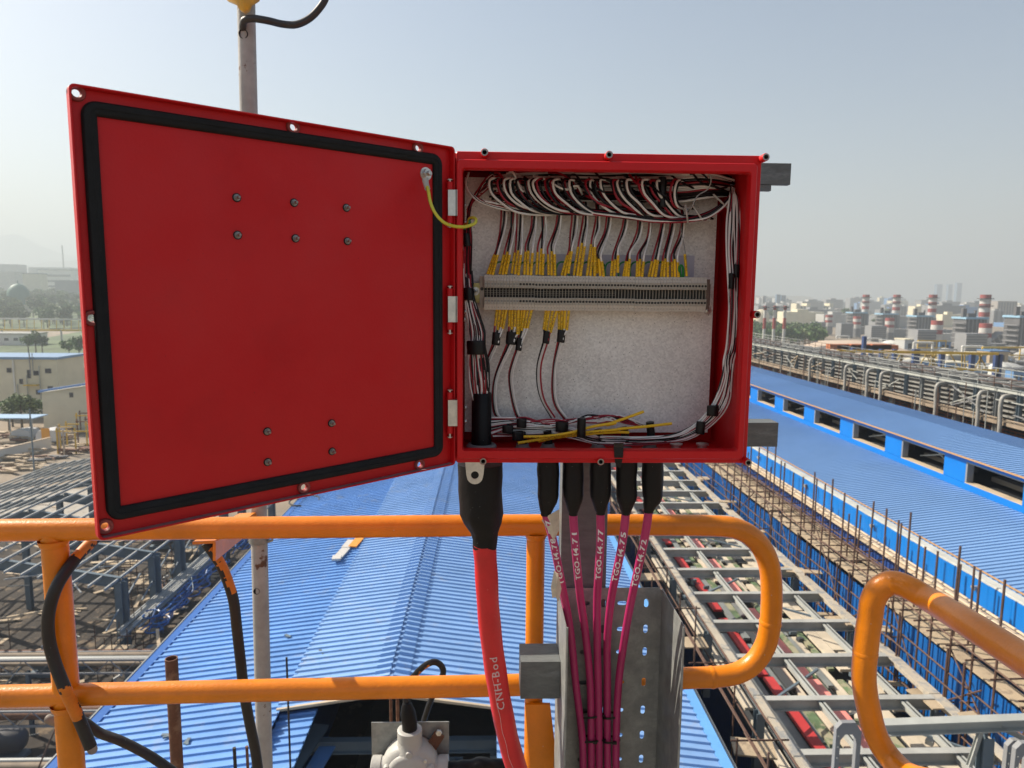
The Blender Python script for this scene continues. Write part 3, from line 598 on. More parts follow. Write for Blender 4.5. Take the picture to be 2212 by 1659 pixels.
# square post and arms
pst=empty('box_stand',(.19,1.45,-1.3),'grey painted square steel stand with short arms behind the red junction box','stand')
xl,xr=U(1213,1130,1.436).x,U(1312,1130,1.436).x
MB().b2((xl,1.436,-1.35),(xr,1.488,Z1-.05)).build('post',BARG,pst)
def arm(u0,u1,v0,v1,y,name='arm',dy=.05):
    a=U(u0,v0,y);c=U(u1,v1,y);m=MB();x0,x1,z0,z1=a.x,c.x,c.z,a.z
    yy=y+dy;r0=[(x1,y,z0),(x1,yy,z0),(x1,yy,z1),(x1,y,z1)];t=.004
    m.rings([[(x0,y,z0),(x0,yy,z0),(x0,yy,z1),(x0,y,z1)],[(x1,y,z0),(x1,yy,z0),(x1,yy,z1),(x1,y,z1)],[(x1,y+t,z0+t),(x1,yy-t,z0+t),(x1,yy-t,z1-t),(x1,y+t,z1-t)],[(x1-.1,y+t,z0+t),(x1-.1,yy-t,z0+t),(x1-.1,yy-t,z1-t),(x1-.1,y+t,z1-t)]],True,True)
    return m.build(name,BARG,pst)
arm(1240,1707,346,399,1.388,dy=.014);arm(1240,1679,912,965,1.388,dy=.046)
MB().b2((xl+.005,1.4025,Z1-.10),(xr-.005,1.4355,Z1-.02)).build('spacer',BARG,pst)
a=U(1660,399,1.388);c=U(1666,412,1.388);MB().b2((a.x-.04,1.389,c.z),(c.x,1.401,a.z-.0005)).build('welded_pad',BARG,pst)
# ---- cable tray
YP=1.43;tray=empty('cable_tray',(.23,YP,-1.4),'galvanised perforated cable tray holding five magenta cables','cable tray')
txl,txr=U(1203,1400,YP).x,U(1425,1400,YP).x;ztop=U(1330,1270,YP).z;zbot=-1.40
b=MB();hol=[]
TS=(txr-txl)
for k,(v,kind) in enumerate([(1303,0),(1359,1),(1408,0),(1474,2),(1534,0),(1588,1),(1640,0),(1700,1),(1760,0)]):
    z=U(1330,v,YP).z
    for u,vert in ((1393,1),(1341,0),(1301,1),(1262,0)):
        if kind==2 and u==1301: continue
        x=U(u,1400,YP).x;hol.append(slot(x,z,.010,.0047,vert))
plate_holes(b,[(txl,ztop),(txr-.006,ztop),(txr,ztop-.006),(txr,zbot),(txl,zbot)],hol,lambda x,z,d:Vector((x,YP-d,z)),.0018)
b.build('tray_base',GALV,tray)
yf=1.255
for x,s in ((txl,-1),(txr,1)):
    b=MB();b.b2((x-.0018 if s<0 else x,yf,zbot),(x if s<0 else x+.0018,YP+.0018,ztop-.002))
    m_=MB();b.tube([(x+s*-.0006,yf,ztop-.002),(x+s*-.0006,yf,(ztop+zbot)/2),(x+s*-.0006,yf,zbot)],.0024,n=10)
    b.build('side_flange',GALV,tray)
a=U(1125,1430,1.335);c=U(1207,1509,1.335);MB().b2((a.x,1.335,c.z),(txl-.0025,1.41,a.z)).build('support_arm',BARG,tray)
# ---- cables in the tray
def boot(name,pts,rs,label,par,n=20,mat_=BLK):
    P=smooth_path(pts,5);k=len(pts)-1;rr=[]
    for i in range(len(P)):
        t=i/5;j=min(int(t),k-1);f=t-j;rr.append(rs[j]*(1-f)+rs[j+1]*f)
    m=MB().tube(P,rr,n=n);crumple(m,.0016,34);crumple(m,.0005,120);return m.build(name,mat_,par,smooth=True,angle=80)
zb0=Z0-.0005
spec=[((1187,1239,1),(1213),[(1179,1110),(1194,1165),(1218,1285),(1233,1370),(1244,1480),(1258,1600),(1259,1700)],'TGO-14.78 77',(1188,1262)),
(None,None,[(1238,1108),(1243,1180),(1253,1285),(1266,1380),(1275,1480),(1277,1600),(1277,1700)],'TGO-14.71',(1240,1258)),
(None,None,[(1297,1108),(1297,1170),(1290,1290),(1290,1380),(1292,1480),(1294,1600),(1294,1700)],'TGO-14.77',(1297,1290)),
(None,None,[(1352,1106),(1343,1180),(1321,1290),(1312,1380),(1312,1480),(1312,1600),(1313,1700)],'TGO-14.75',(0,0)),
(None,None,[(1401,1104),(1391,1170),(1365,1290),(1349,1380),(1336,1480),(1331,1600),(1331,1700)],'TGO-14.72',(0,0))]
bc=[1184,1238,1297,1353,1409]
names=['first magenta cable from the hinge side, peeling paper tape at its neck','second magenta cable, between the taped one and the middle one','middle magenta cable of the five, standing almost straight','fourth magenta cable, just inside the one on the open side of the tray','fifth magenta cable, the one farthest from the red cable']
lbl=['TGO-14.78 77','TGO-14.71','TGO-14.77','TGO-14.75','TGO-14.72']
for i,(_,_,pp,tx,_) in enumerate(spec):
    ys=[1.245,1.26,1.33,1.36,1.392,1.40,1.40];ys=[y+(.002*i if i%2 else 0) for y in ys]
    P=[U(u,v,y) for (u,v),y in zip(pp,ys)]
    cb=empty('magenta_cable',U(bc[i],1002,1.245),'magenta cable hand-lettered %s, %s'%(['TGO-14.78','TGO-14.71','TGO-14.77','TGO-14.75','TGO-14.72'][i],names[i].split(', ',1)[1] if ', ' in names[i] else names[i]),'cable',group='magenta cables under the junction box')
    top_=U(bc[i],1001,1.245);top_.z=zb0
    r=.0078;Q=smooth_path([P[0]+Vector((0,0,.02))]+P,8)
    MB().tube(Q,r,n=16).build('jacket',PINK,cb,smooth=True)
    w_=.0193
    nk=P[0];mid=U(bc[i],1068,1.245)
    boot('shrink_boot',[top_,top_*.6+mid*.4,mid,mid*.45+nk*.55,nk*.96+mid*.04,nk+Vector((0,0,-.003))],[w_*.93,w_,w_*.98,w_*.72,w_*.47,w_*.45],None,cb)
    # hand lettering running up the cable, on its camera side
    acc=[0]
    for k in range(len(Q)-1): acc.append(acc[-1]+(Q[k+1]-Q[k]).length)
    L0=acc[-1];start=[1268,1240,1248,1250,1258][i];zz=U(1290,start,1.33).z
    s0=max(acc[k] for k in range(len(Q)) if Q[k].z>zz)
    def PLc(a,c):
        s=max(0,s0-a);k=max(k for k in range(len(Q)-1) if acc[k]<=s);f=(s-acc[k])/(acc[k+1]-acc[k]);p=Q[k]*(1-f)+Q[k+1]*f;d=(Q[k]-Q[k+1]).normalized()
        view=(-p).normalized();q=(view-d*view.dot(d)).normalized();sd=d.cross(q).normalized()
        sd=-sd if sd.x>0 else sd
        ww=((c-.0045)/r);return p+sd*(r*math.sin(ww))+q*(r*1.03*math.cos(ww))
    m=MB();text(m,lbl[i],lambda a,c:PLc(a*1.75,c*.95),.0146,adv=.07,bold=.028);m.build('hand_lettering',WINK,cb)
# paper scraps
def scrap(pts,name='paper_scrap',par=None):
    m=MB();c=sum((vec(p) for p in pts),Vector())/len(pts)+Vector((0,-.004,0));n=len(pts)
    m.add([*pts,c],[(i,(i+1)%n,n) for i in range(n)]);q=[vec(p)+Vector((0,.0005,0)) for p in pts]+[c+Vector((0,.0006,0))];m.add(q,[((i+1)%n,i,n) for i in range(n)]);return m
s_=scrap([U(u,v,y) for u,v,y in ((1170,1124,1.245),(1187,1112,1.235),(1208,1100,1.25),(1208,1145,1.252),(1196,1168,1.245),(1182,1142,1.24))]);o=s_.build('paper_scrap',PAPER);tag(o,'curled scrap of brown paper tape stuck to the neck of the first magenta cable','paper scrap',kind=None)
s_=scrap([U(u,v,y) for u,v,y in ((1197,1232,1.285),(1206,1240,1.28),(1213,1272,1.29),(1207,1300,1.285),(1200,1290,1.28),(1193,1292,1.285),(1190,1268,1.28))]);o=s_.build('paper_scrap',PAPER);tag(o,'torn paper flap hanging beside the top corner of the cable tray','paper scrap')
# cable ties round the magenta cables
for (v,lk) in ((1545,0),(1597,1)):
    for (u0,u1) in ((1252,1307),(1303,1338) if v<1560 else (1305,1338)):
        y=1.402;p,q=U(u0,v+(-3 if u0<1260 else 0),y),U(u1,v+3,y);m=MB();ww=(q-p).length/2+.002;c=(p+q)/2;rr=[]
        for e in (-.0022,.0022): rr.append([c+Vector((math.cos(a)*ww,-.0105*math.sin(a),e+.002*math.sin(a*1.7))) for a in [2*math.pi*k/20 for k in range(20)]])
        for e in (.0022,-.0022): rr.append([c+Vector((math.cos(a)*(ww-.001),-.0095*math.sin(a),e+.002*math.sin(a*1.7))) for a in [2*math.pi*k/20 for k in range(20)]])
        rr.append(rr[0]);m.rings(rr)
        if lk: m.box(c+Vector((.004,-.0118,.001)),(.009,.004,.0055))
        o=m.build('cable_tie',TAPE,smooth=False);tag(o,'black cable tie %s cinched round the %s magenta cables'%(['without buckle, upper row,','with buckle, lower row,'][lk],['three','two'][u0>1290]),'cable tie')
# ---- the red cable
rcb=empty('red_cable',(U(1040,1002,1.25).x,1.25,Z0),'thick red armoured cable with a wrinkled black boot, scratched white lettering','cable')
pp=[(1046,1172,1.25),(1050,1230,1.262),(1056,1330,1.28),(1068,1430,1.30),(1084,1530,1.315),(1104,1620,1.325),(1130,1700,1.33)]
Q=smooth_path([U(*p) for p in pp],8);RJ=.0212
MB().tube(Q,[RJ*(1+.02*math.sin(i*.8)) for i in range(len(Q))],n=24).build('jacket',REDC,rcb,smooth=True)
# lumpy boot
cl=[(1037,1001,.0435),(1038,1030,.0432),(1038,1060,.0425),(1039,1090,.0425),(1041,1112,.0410),(1043,1130,.036),(1046,1150,.028),(1047,1165,.0240),(1047,1180,.0238)]
cl=[(u,v,r*.93) for u,v,r in cl];rings=[]
for j,(u,v,r) in enumerate(cl):
    c=U(u,v,1.25);c.z=min(c.z,zb0) if j==0 else c.z;row=[]
    for k in range(40):
        a=2*math.pi*k/40;w_=(.0 if j<2 or j>7 else 1)*.11*mnoise.noise(Vector((math.cos(a)*1.6,math.sin(a)*1.6,j*.55)))-.10*math.exp(-((a-3.9)/.35)**2)*math.exp(-((j-5)/1.6)**2)-.08*math.exp(-((a-5.5)/.3)**2)*math.exp(-((j-4)/1.8)**2)
        row.append((c.x+math.cos(a)*r*(1+w_),1.25+math.sin(a)*r*.92*(1+w_),c.z+.003*math.sin(3*a)*(j>7)))
    rings.append(row)
MB().rings(rings,True,True).build('shrink_boot',BLK,rcb,smooth=True,angle=80)
acc=[0]
for k in range(len(Q)-1): acc.append(acc[-1]+(Q[k+1]-Q[k]).length)
s0=[acc[k] for k in range(len(Q)) if Q[k].z>U(1084,1530,1.315).z][-1]
def PLr(a,c):
    s=max(0,s0-a);k=max(k for k in range(len(Q)-1) if acc[k]<=s);f=(s-acc[k])/(acc[k+1]-acc[k]);p=Q[k]*(1-f)+Q[k+1]*f;d=(Q[k]-Q[k+1]).normalized();view=(-p).normalized();q=(view-d*view.dot(d)).normalized();sd=d.cross(q).normalized();sd=-sd if sd.x>0 else sd
    ww=((c-.006)/RJ);return p+sd*(RJ*math.sin(ww))+q*(RJ*1.025*math.cos(ww))
m=MB();text(m,'CNH-Bod',lambda a,c:PLr(a*1.35,c*1.05),.0195,adv=.12,bold=.012);m.build('hand_lettering',mat('faded marker ink',(.66,.42,.42),.7),rcb)
MB().tube([PLr(x/100,.0135+.001*math.sin(x)) for x in range(-14,9)],.0004,n=4).build('scratch_line',MATS['faded marker ink'],rcb)
# ---- orange guard rail behind the box
rail=empty('guard_rail',(-.3,1.5,-1.5),'orange painted tubular guard rail behind the junction box, its end bent into a loop','guard rail')
def yr(u): return 1.515+.026*(u-1106)/1533*1.5
def RP(u,v): return U(u,v,yr(u))
tp=[(-180,1147.5),(0,1145.5),(400,1141.5),(800,1137.5),(1115,1134.5),(1400,1134),(1540,1136),(1590,1142),(1627,1162),(1652,1195),(1664,1235),(1667,1290),(1664,1345),(1654,1392),(1630,1430),(1595,1453),(1550,1462),(1480,1465),(1115,1479.5),(800,1486),(400,1495),(0,1504.5),(-180,1509)]
P=smooth_path([RP(u,v) for u,v in tp],5);MB().tube(P,.0238,n=28).build('rail_tube',ORG_P,rail,smooth=True)
for k_ in (60,82):
    MB().lathe(P[k_],P[k_+1]-P[k_],[(-.006,.0240),(-.002,.0252),(.002,.0252),(.006,.0240)],n=28,cap=False).build('weld_bead',ORG_P,rail,smooth=True)
for ua,va,ub,vb,r in ((114,1150,140,1720,.0262),(1158,1136,1152,1800,.0205)):
    a=RP(ua,va)+Vector((0,.004,0));c=RP(ub,vb);c.x=a.x+(.003 if ua<500 else 0);c.y=a.y;c=Vector((c.x,a.y,-1.5))
    MB().tube([a+(c-a)*t for t in (0,.25,.5,1)],r,n=24).build('upright',ORG_P,rail,smooth=True)
    for vj in (va,[1505,1478][ua>500]):
        j=RP(ua,vj);j.x=a.x;MB().lathe(j+Vector((0,.002,0)),(0,0,-1),[(.016,r+.0045),(.023,r+.0035),(.030,r+.0002)],n=24,cap=False).build('weld_bead',ORG_P,rail,smooth=True)
# slanted flat bar on the lower part of the post
b=MB();q=[RP(u,v) for u,v in ((1133,1506),(1186,1506),(1212,1720),(1150,1720))]
for p in q: p.y-=.030
b.add(q+[p+Vector((0,.008,0)) for p in q],[(0,1,2,3),(7,6,5,4),(0,4,5,1),(1,5,6,2),(2,6,7,3),(3,7,4,0)]);b.build('flat_bar',ORG_P,rail)
# orange angle bracket reaching back to the pole
b=MB();p0=RP(432,1158)+Vector((0,.012,0));YPOLE=2.06
a0,a1=U(458,1172,1.50),U(548,1110,YPOLE-.03);s=Vector((.036,0,0))
b.beam(a0+Vector((-.018,0,0)),a1+Vector((-.018,0,.0)),.045,.006);b.beam(a0+Vector((.004,0,-.020)),a1+Vector((.004,0,-.020)),.006,.040)
b.build('angle_bracket',ORG_P,rail)
# ---- near guard rail coming towards the camera
nr=empty('guard_rail',(.68,1.2,-1.2),'orange guard rail end curling towards the viewer at the picture edge, half in shade','guard rail')
near=[(2750,1850,.62),(2500,1790,.80),(2250,1730,1.00),(2080,1700,1.15),(1975,1680,1.26),(1925,1640,1.325),(1893,1590,1.345),(1876,1530,1.35),(1866,1463,1.35),(1872,1385,1.35),(1880,1330,1.35),(1886,1295,1.347),(1902,1270,1.34),(1929,1259,1.33),(1966,1271,1.30),(2013,1299,1.255),(2100,1352,1.10),(2212,1424,.97),(2380,1532,.80),(2640,1700,.64)]
P=smooth_path([U(u,v,y) for u,v,y in near],6);MB().tube(P,.0238,n=28).build('rail_tube',ORG_P,nr,smooth=True);MB().lathe(P[52],P[53]-P[52],[(-.005,.0239),(-.002,.0247),(.002,.0247),(.005,.0239)],n=28,cap=False).build('weld_bead',ORG_P,nr,smooth=True)
# ---- grey pole
pole=empty('grey_pole',U(560,1659,YPOLE)*1.0,'worn grey conduit pole standing behind the open red door','pole')
a,c=U(530,-60,YPOLE),U(574,1740,YPOLE);rp=.0236
b=MB();P=[a+(c-a)*t/10 for t in range(11)];b.tube(P,rp,n=24);b.build('tube',POLE,pole,smooth=True)
def pole_at(v): 
    t=(v+60)/1800.;return a+(c-a)*t
hc=pole_at(1218);MB().lathe(hc+Vector((-.004,-rp*.985,0)),(0,-1,0),[(-.002,.0095),(.0012,.0095),(.0012,.0088),(-.0005,.0085)],n=16).build('bolt_hole',DARKM,pole)
cp=pole_at(1103);MB().lathe(cp,(0,0,1),[(-.014,rp+.003),(-.012,rp+.006),(.012,rp+.006),(.014,rp+.003)],n=24,cap=False).build('clamp',GALV,pole,smooth=True)
m=MB();m.tube([cp+Vector((rp+.004,-.01,-.008)),cp+Vector((rp+.018,-.012,-.004)),cp+Vector((rp+.02,-.012,.006)),cp+Vector((rp+.008,-.012,.012))],.004,n=8).build('clamp_ear',GALV,pole,smooth=True)
he=pole_at(62);MB().lathe(he+Vector((-.002,-rp*.9,0)),(0,-1,-.1),[(-.002,.0125),(.0030,.0125),(.0030,.0105),(-.001,.0100)],n=18).build('cable_hole',DARKM,pole)
y_=YPOLE-.03
m=MB().tube(smooth_path([U(524,64,YPOLE-.012),U(525,52,YPOLE-.04),U(530,43,YPOLE-.055),U(548,40,YPOLE-.06),U(580,45,YPOLE-.06),U(610,52,y_),U(640,53,y_),U(668,40,y_),U(690,18,y_),U(704,-6,y_),U(716,-50,y_)],6),.0094,n=12)
o=m.build('black_cable',mat('dusty black cable',(.035,.034,.033),.5,var=.2,vs=20,col2=(.28,.23,.18),mixlo=.60,mixhi=.66,ms=9),smooth=True);tag(o,'black cable leaving a hole in the grey pole and curving up against the sky','cable')
# amber tape flag at the top of the pole
q=[U(u,v,y) for u,v,y in ((486,-30,2.03),(489,-1,2.02),(510,8,2.00),(517,20,1.995),(526,25,1.99),(536,20,1.995),(540,8,2.0),(556,-2,2.01),(566,-30,2.02))]
b=MB();back=[p+Vector((0,.016,0)) for p in q];n=len(q);cc=sum(q,Vector())/n+Vector((0,-.02,0))
b.add(q+back+[cc],[(i,(i+1)%n,2*n) for i in range(n)]+[(i,n+i,n+(i+1)%n,(i+1)%n) for i in range(n)]+[tuple(range(2*n-1,n-1,-1))])
o=b.build('tape_wrap',YTAPE,smooth=True,angle=60);tag(o,'amber plastic tape bunched round the top of the grey pole','tape')
# ---- loose cables by the left post
def cab(name,pts,r,m_,label,n=16,paint=()):
    mb=MB().tube(smooth_path([U(*p) for p in pts],18),r,n=n);tot=(len(pts)-1)*18
    for i in range(tot*n):
        j,k=divmod(i,n);f=j/tot;c=Vector(mb.v[j*n+k])
        for a,b_,k0,k1 in paint:
            e=.02*mnoise.noise(c*90)
            if a+e<f<b_+e and k0<=(k+2*mnoise.noise(c*120))%n<=k1: mb.m[i]=1
    o=mb.build(name,[m_,mat('flaking orange paint',(.60,.17,.005),.5,var=.2,vs=30)],smooth=True);return tag(o,label,'cable')
cab('black_cable',[(262,1090,1.62),(232,1130,1.60),(206,1162,1.56),(165,1205,1.50),(125,1262,1.455),(106,1320,1.445),(105,1375,1.445),(118,1430,1.445),(140,1487,1.44),(160,1530,1.45),(178,1570,1.46),(196,1614,1.46)],.0125,BLKC,'black cable with flaking orange paint looped round the orange upright',paint=((.14,.27,1,9),(.72,.86,0,10),(.72,.80,10,13)))
cab('grey_hose',[(101,1552,1.60),(112,1556,1.60),(150,1572,1.62),(180,1590,1.60),(196,1612,1.55),(200,1620,1.53)],.0105,mat('dusty grey hose',(.24,.22,.19),.6,var=.3,vs=20),'short dusty grey hose end poking out past the orange upright')
cab('black_cable',[(150,1545,1.66),(185,1562,1.66),(215,1583,1.66),(260,1600,1.66),(310,1625,1.66),(350,1650,1.66),(420,1700,1.66)],.0115,CBLK,'black cable running down from the orange upright over the blue roof')
cab('black_cable',[(445,1172,1.66),(462,1196,1.66),(478,1222,1.66),(492,1256,1.66),(505,1300,1.66),(512,1360,1.66),(520,1430,1.66),(528,1500,1.66),(541,1570,1.67),(552,1625,1.68),(562,1700,1.68)],.0125,BLKC,'black cable with orange paint dropping from the bracket beside the grey pole',paint=((.05,.36,0,8),(.12,.3,8,11)))
# rusty pipe with an open end
p=U(370,1422,2.3);b=MB();b.lathe((p.x,p.y,-1.9),(0,0,1),[(0,.0205),(p.z+1.9,.0205),(p.z+1.9,.0175),(p.z+1.7,.0172)],n=20,cap=False);o=b.build('rusty_pipe',RUST,smooth=True,angle=50);tag(o,'upright rusty pipe with an open top in front of the blue roof','pipe')
rb=mat('dark rebar',(.035,.03,.028),.7,var=.3,vs=30)
for (u,v,y,r,zb_,l,m_) in ((619,1420,2.9,.0045,-3.2,'thin black rod standing beside the grey pole','k'),(506,1615,2.6,.007,-2.2,'short dark bar stub near the grey pole at the lower edge','k'),(533,1612,2.6,.006,-2.2,'shorter rusty bar stub beside the dark one at the lower edge','r'),(858,1478,2.3,.006,-1.9,'thin rusty bar rising behind the lower orange rail','r'),(844,1500,2.6,.006,-2.2,'thin rusty bar seen under the lower rail by the cast fitting','r')):
    p=U(u,v,y);o=MB().tube([(p.x,p.y,zb_),(p.x+.002,p.y,(zb_+p.z)/2),(p.x,p.y,p.z)],r,n=8).build('steel_bar',RUST if m_=='r' else rb,smooth=True);tag(o,l,'bar')
# ---- cast fitting on its plate
YF=1.78;fit=empty('conduit_fitting',U(882,1640,YF),'pale grey round cast conduit fitting bolted to a zinc plate, black cables at its ports','fitting')
a,c=U(802,1561,YF+.06),U(970,1659,YF+.06);MB().b2((a.x,YF+.06,c.z-.12),(c.x,YF+.063,a.z)).build('back_plate',GALV,fit)
C0=U(884,1668,YF);
MB().lathe(C0+Vector((0,.055,0)),(0,-1,0),[(0,.074),(.03,.078),(.05,.076),(.062,.068),(.066,.060),(.072,.058),(.078,.050),(.080,0.001)],n=36).build('cover',CASTG,fit,smooth=True,angle=35)
MB().lathe(C0+Vector((0,.02,.055)),(0,0,1),[(0,.040),(.012,.034),(.030,.032),(.031,.0335),(.056,.0335),(.058,.031),(.058,.022)],n=24).build('top_port',CASTG,fit,smooth=True,angle=40)
for s in (-1,1): MB().lathe(C0+Vector((s*.055,.02,-.006)),(s,0,0),[(0,.036),(.022,.034),(.023,.0365),(.047,.0365),(.049,.033),(.049,.024)],n=24).build('side_port',CASTG,fit,smooth=True,angle=40)
for a_,rr in ((88,.061),(20,.062),(160,.062)):
    q=C0+Vector((math.cos(R(a_))*rr,-.008,math.sin(R(a_))*rr));MB().lathe(q,(0,-1,0),[(0,.010),(.012,.0085),(.013,.006)],n=12).build('lug',CASTG,fit,smooth=True,angle=50)
MB().lathe(C0+Vector((.0,-.025,.022)),(0,-1,0),[(0,.005),(.004,.0045)],n=6).build('cover_bolt',ZINC,fit)
MB().lathe(C0+Vector((.045,-.018,.045)),(0,-1,0),[(0,.005),(.004,.0045)],n=6).build('cover_bolt',ZINC,fit)
b=MB();q0,q1=U(915,1640,YF+.045),U(950,1585,YF+.045);b.beam(q0,q1,.006,.03);b.build('rusty_clamp',RUST,fit);q=U(948,1582,YF+.035);MB().lathe(q,(0,-1,0),[(0,.009),(.006,.008)],n=6).build('clamp_bolt',ZINC,fit)
tz=C0+Vector((0,.02,.113))
cab('black_cable',[(883,1605,YF+.02),(880,1570,YF+.02),(878,1540,YF+.02),(877,1505,YF+.03),(880,1482,YF+.05),(893,1462,YF+.06),(915,1440,YF+.05),(937,1430,YF+.05),(953,1438,YF+.06),(957,1455,YF+.07),(945,1480,YF+.10),(930,1515,YF+.14),(915,1560,YF+.18),(905,1600,YF+.22)],.0085,BLKC,'black cable arching over the lower orange rail above the cast fitting',paint=((.28,.5,0,9),(.02,.2,9,11)))
boot_=MB().tube([tz+Vector((0,0,-.006)),tz+Vector((0,0,.02)),tz+Vector((-.004,0,.045)),tz+Vector((-.006,0,.06)),tz+Vector((-.007,0,.075))],[.0205,.0205,.021,.017,.0115],n=16).build('top_boot',BLK,fit,smooth=True,angle=60)
P=[C0+Vector(v_) for v_ in ((.10,.02,-.006),(.125,.02,-.004),(.16,.02,.002),(.20,.025,.004),(.25,.03,-.006),(.33,.03,-.02),(.45,.03,-.05))];MB().tube(smooth_path(P,5),[.019]*6+[.017+.002*math.sin(i) for i in range(25)],n=16).build('side_boot',BLK,fit,smooth=True,angle=60)
# ================================================================ the place: ground, halls, steelwork
def struct(o): o['kind']='structure';return o
Zg=HG
b=MB();b.quad((-9000,-3000,Zg),(9000,-3000,Zg),(9000,9000,Zg),(-9000,9000,Zg));struct(b.build('ground',DIRT,org=(0,0,Zg)))
def beamst(name,par,a,b_,w,h,m): return MB().beam(a,b_,w,h).build(name,m,par)
def ribsheet(mb,xa,za,xb,zb,ya,yb,pitch,h,w,flip=False,n=1,mi=0,th=.05):
    'ribbed sheet; ribs run across from (xa,za) to (xb,zb) and repeat along y'
    ys=[];k=int((yb-ya)/pitch);ys.append((ya,0))
    for i in range(k):
        y=ya+(i+.5)*pitch;ys+= [(y-w/2,0),(y-w*.28,h),(y+w*.28,h),(y+w/2,0)]
    ys.append((yb,0));m=len(ys)
    r0=[Vector((xa,y,za+z)) for y,z in ys];r1=[Vector((xb,y,zb+z)) for y,z in ys]
    up=xb>xa
    mb.add(r0+r1,[((i,m+i,m+i+1,i+1) if up else (i+1,m+i+1,m+i,i)) for i in range(m-1)],mi)
    q=[Vector((p.x,p.y,p.z)) for p in (r0[0],r0[-1],r1[-1],r1[0])];d=Vector((0,0,-th));mb.add([p+d for p in q]+q,[(0,1,2,3),(0,4,5,1),(2,6,7,3),(1,5,6,2),(3,7,4,0)],mi)
# ---- central hall
hall=empty('blue_roofed_hall',(-2.6,50,Zg),'long hall with a blue ribbed gable roof running away right below the platform','hall')
xr_,zr_=-3.04,-12.0;XL,ZL,XR,ZR=-11.96,-13.16,6.63,-13.26
SL=lambda x:zr_-.13*abs(x-xr_)
YN,YFAR=20.2,92
xs=-6.35
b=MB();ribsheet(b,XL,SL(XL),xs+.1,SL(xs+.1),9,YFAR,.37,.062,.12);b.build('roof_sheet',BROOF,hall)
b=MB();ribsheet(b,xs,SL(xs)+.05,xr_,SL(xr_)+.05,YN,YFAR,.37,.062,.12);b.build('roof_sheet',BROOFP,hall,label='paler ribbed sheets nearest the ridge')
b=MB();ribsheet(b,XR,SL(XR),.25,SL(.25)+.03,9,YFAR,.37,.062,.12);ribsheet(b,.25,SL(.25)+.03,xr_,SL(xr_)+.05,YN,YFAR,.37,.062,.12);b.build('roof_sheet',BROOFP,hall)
b=MB()
for s in (-1,1): ribsheet(b,xr_+s*.55,SL(xr_+.55)+.07,xr_+s*.07,zr_+.09,YN-.05,YFAR,.37,.10,.16,th=.01)
b.build('ridge_cap',BROOFP,hall)
for x,z,w_ in ((XL-.16,ZL+.03,.34),(XR+.17,ZR+.0,.32)):
    b=MB();b.box((x,(10+YFAR)/2,z),(w_,YFAR-10,.05)).box((x-(w_/2) if x<0 else x+w_/2,(10+YFAR)/2,z-.12),(.03,YFAR-10,.30))
    if x<0: b.box((x-.17,(10+YFAR)/2,z+.035),(.05,YFAR-10,.03),mi=1)
    if x>0: b.box((x+.26,(10+YFAR)/2,z-.12),(.16,YFAR-10,.03),mi=1)
    b.build('eave_trim',[mat('light blue trim',(.12,.33,.68),.4,var=.1,vs=.6) if x>0 else BTRIM,GALV],hall)
dz=-.30
for xa_,xb_,c in ((-6.3,-5.2,-1),):
    b=MB();ribsheet(b,xa_,SL(xa_)+dz,xb_,SL(xb_)+dz,9,YN+.3,.37,.062,.12);b.build('roof_sheet',BROOF,hall,label='ribbed sheets of the lower roof step')
b=MB();b.beam((-6.35,YN-.02,SL(-6.35)+.0),(xr_,YN-.02,SL(xr_)+.06),.10,.08);b.beam((.25,YN-.02,SL(.25)),(xr_,YN-.02,SL(xr_)+.06),.10,.08);b.build('verge_strip',CREAMT,hall)
b=MB();b.box(((XL+XR)/2-.0,YFAR/2+5,-23),(XR-XL-.6,YFAR-10,17.2));
# walls and dark opening
b=MB();b.box((XL+.25,51,-22.8),(.2,82,18.4)).box((XR-.25,51,-22.8),(.2,82,18.4)).box(((XL+XR)/2,YFAR-.2,-22.8),(XR-XL-.9,.2,18.4));b.build('wall',BWALLD,hall)
for (p,q,w_,h_) in (((-7.0,20.6,-13.9),(.6,20.6,-13.9),.25,.42),((-6.1,20.3,-14.2),(-6.1,20.3,-22),.45,.3),((-1.0,20.3,-14.2),(-1.0,20.3,-22),.45,.3),((.2,20.3,-14.0),(.2,20.3,-22),.25,.25),((-5.2,20.9,-13.4),(-6.4,15.5,-13.7),.5,.08),((-7,19,-14.3),(.6,19,-14.3),.2,.12)):
    MB().ibeam(p,q,w_,h_).build('steel_beam',STEEL,hall)
b=MB();b.beam((-4.9,21,-13.9),(-6.3,13,-14.3),.5,.05);b.build('roof_strip',BROOF,hall)
for x,y0,y1,m_ in ((-2.9,20.4,15,TANP),(-2.0,20.4,15.5,TANP)): MB().beam((x,y0,-13.5),(x-.4,y1,-14.4),.10,.08).build('timber',m_,hall)
b=MB();b.box((-2.6,15.8,-19.0),(8.2,12,.3));b.build('inner_floor',DARKM,hall)
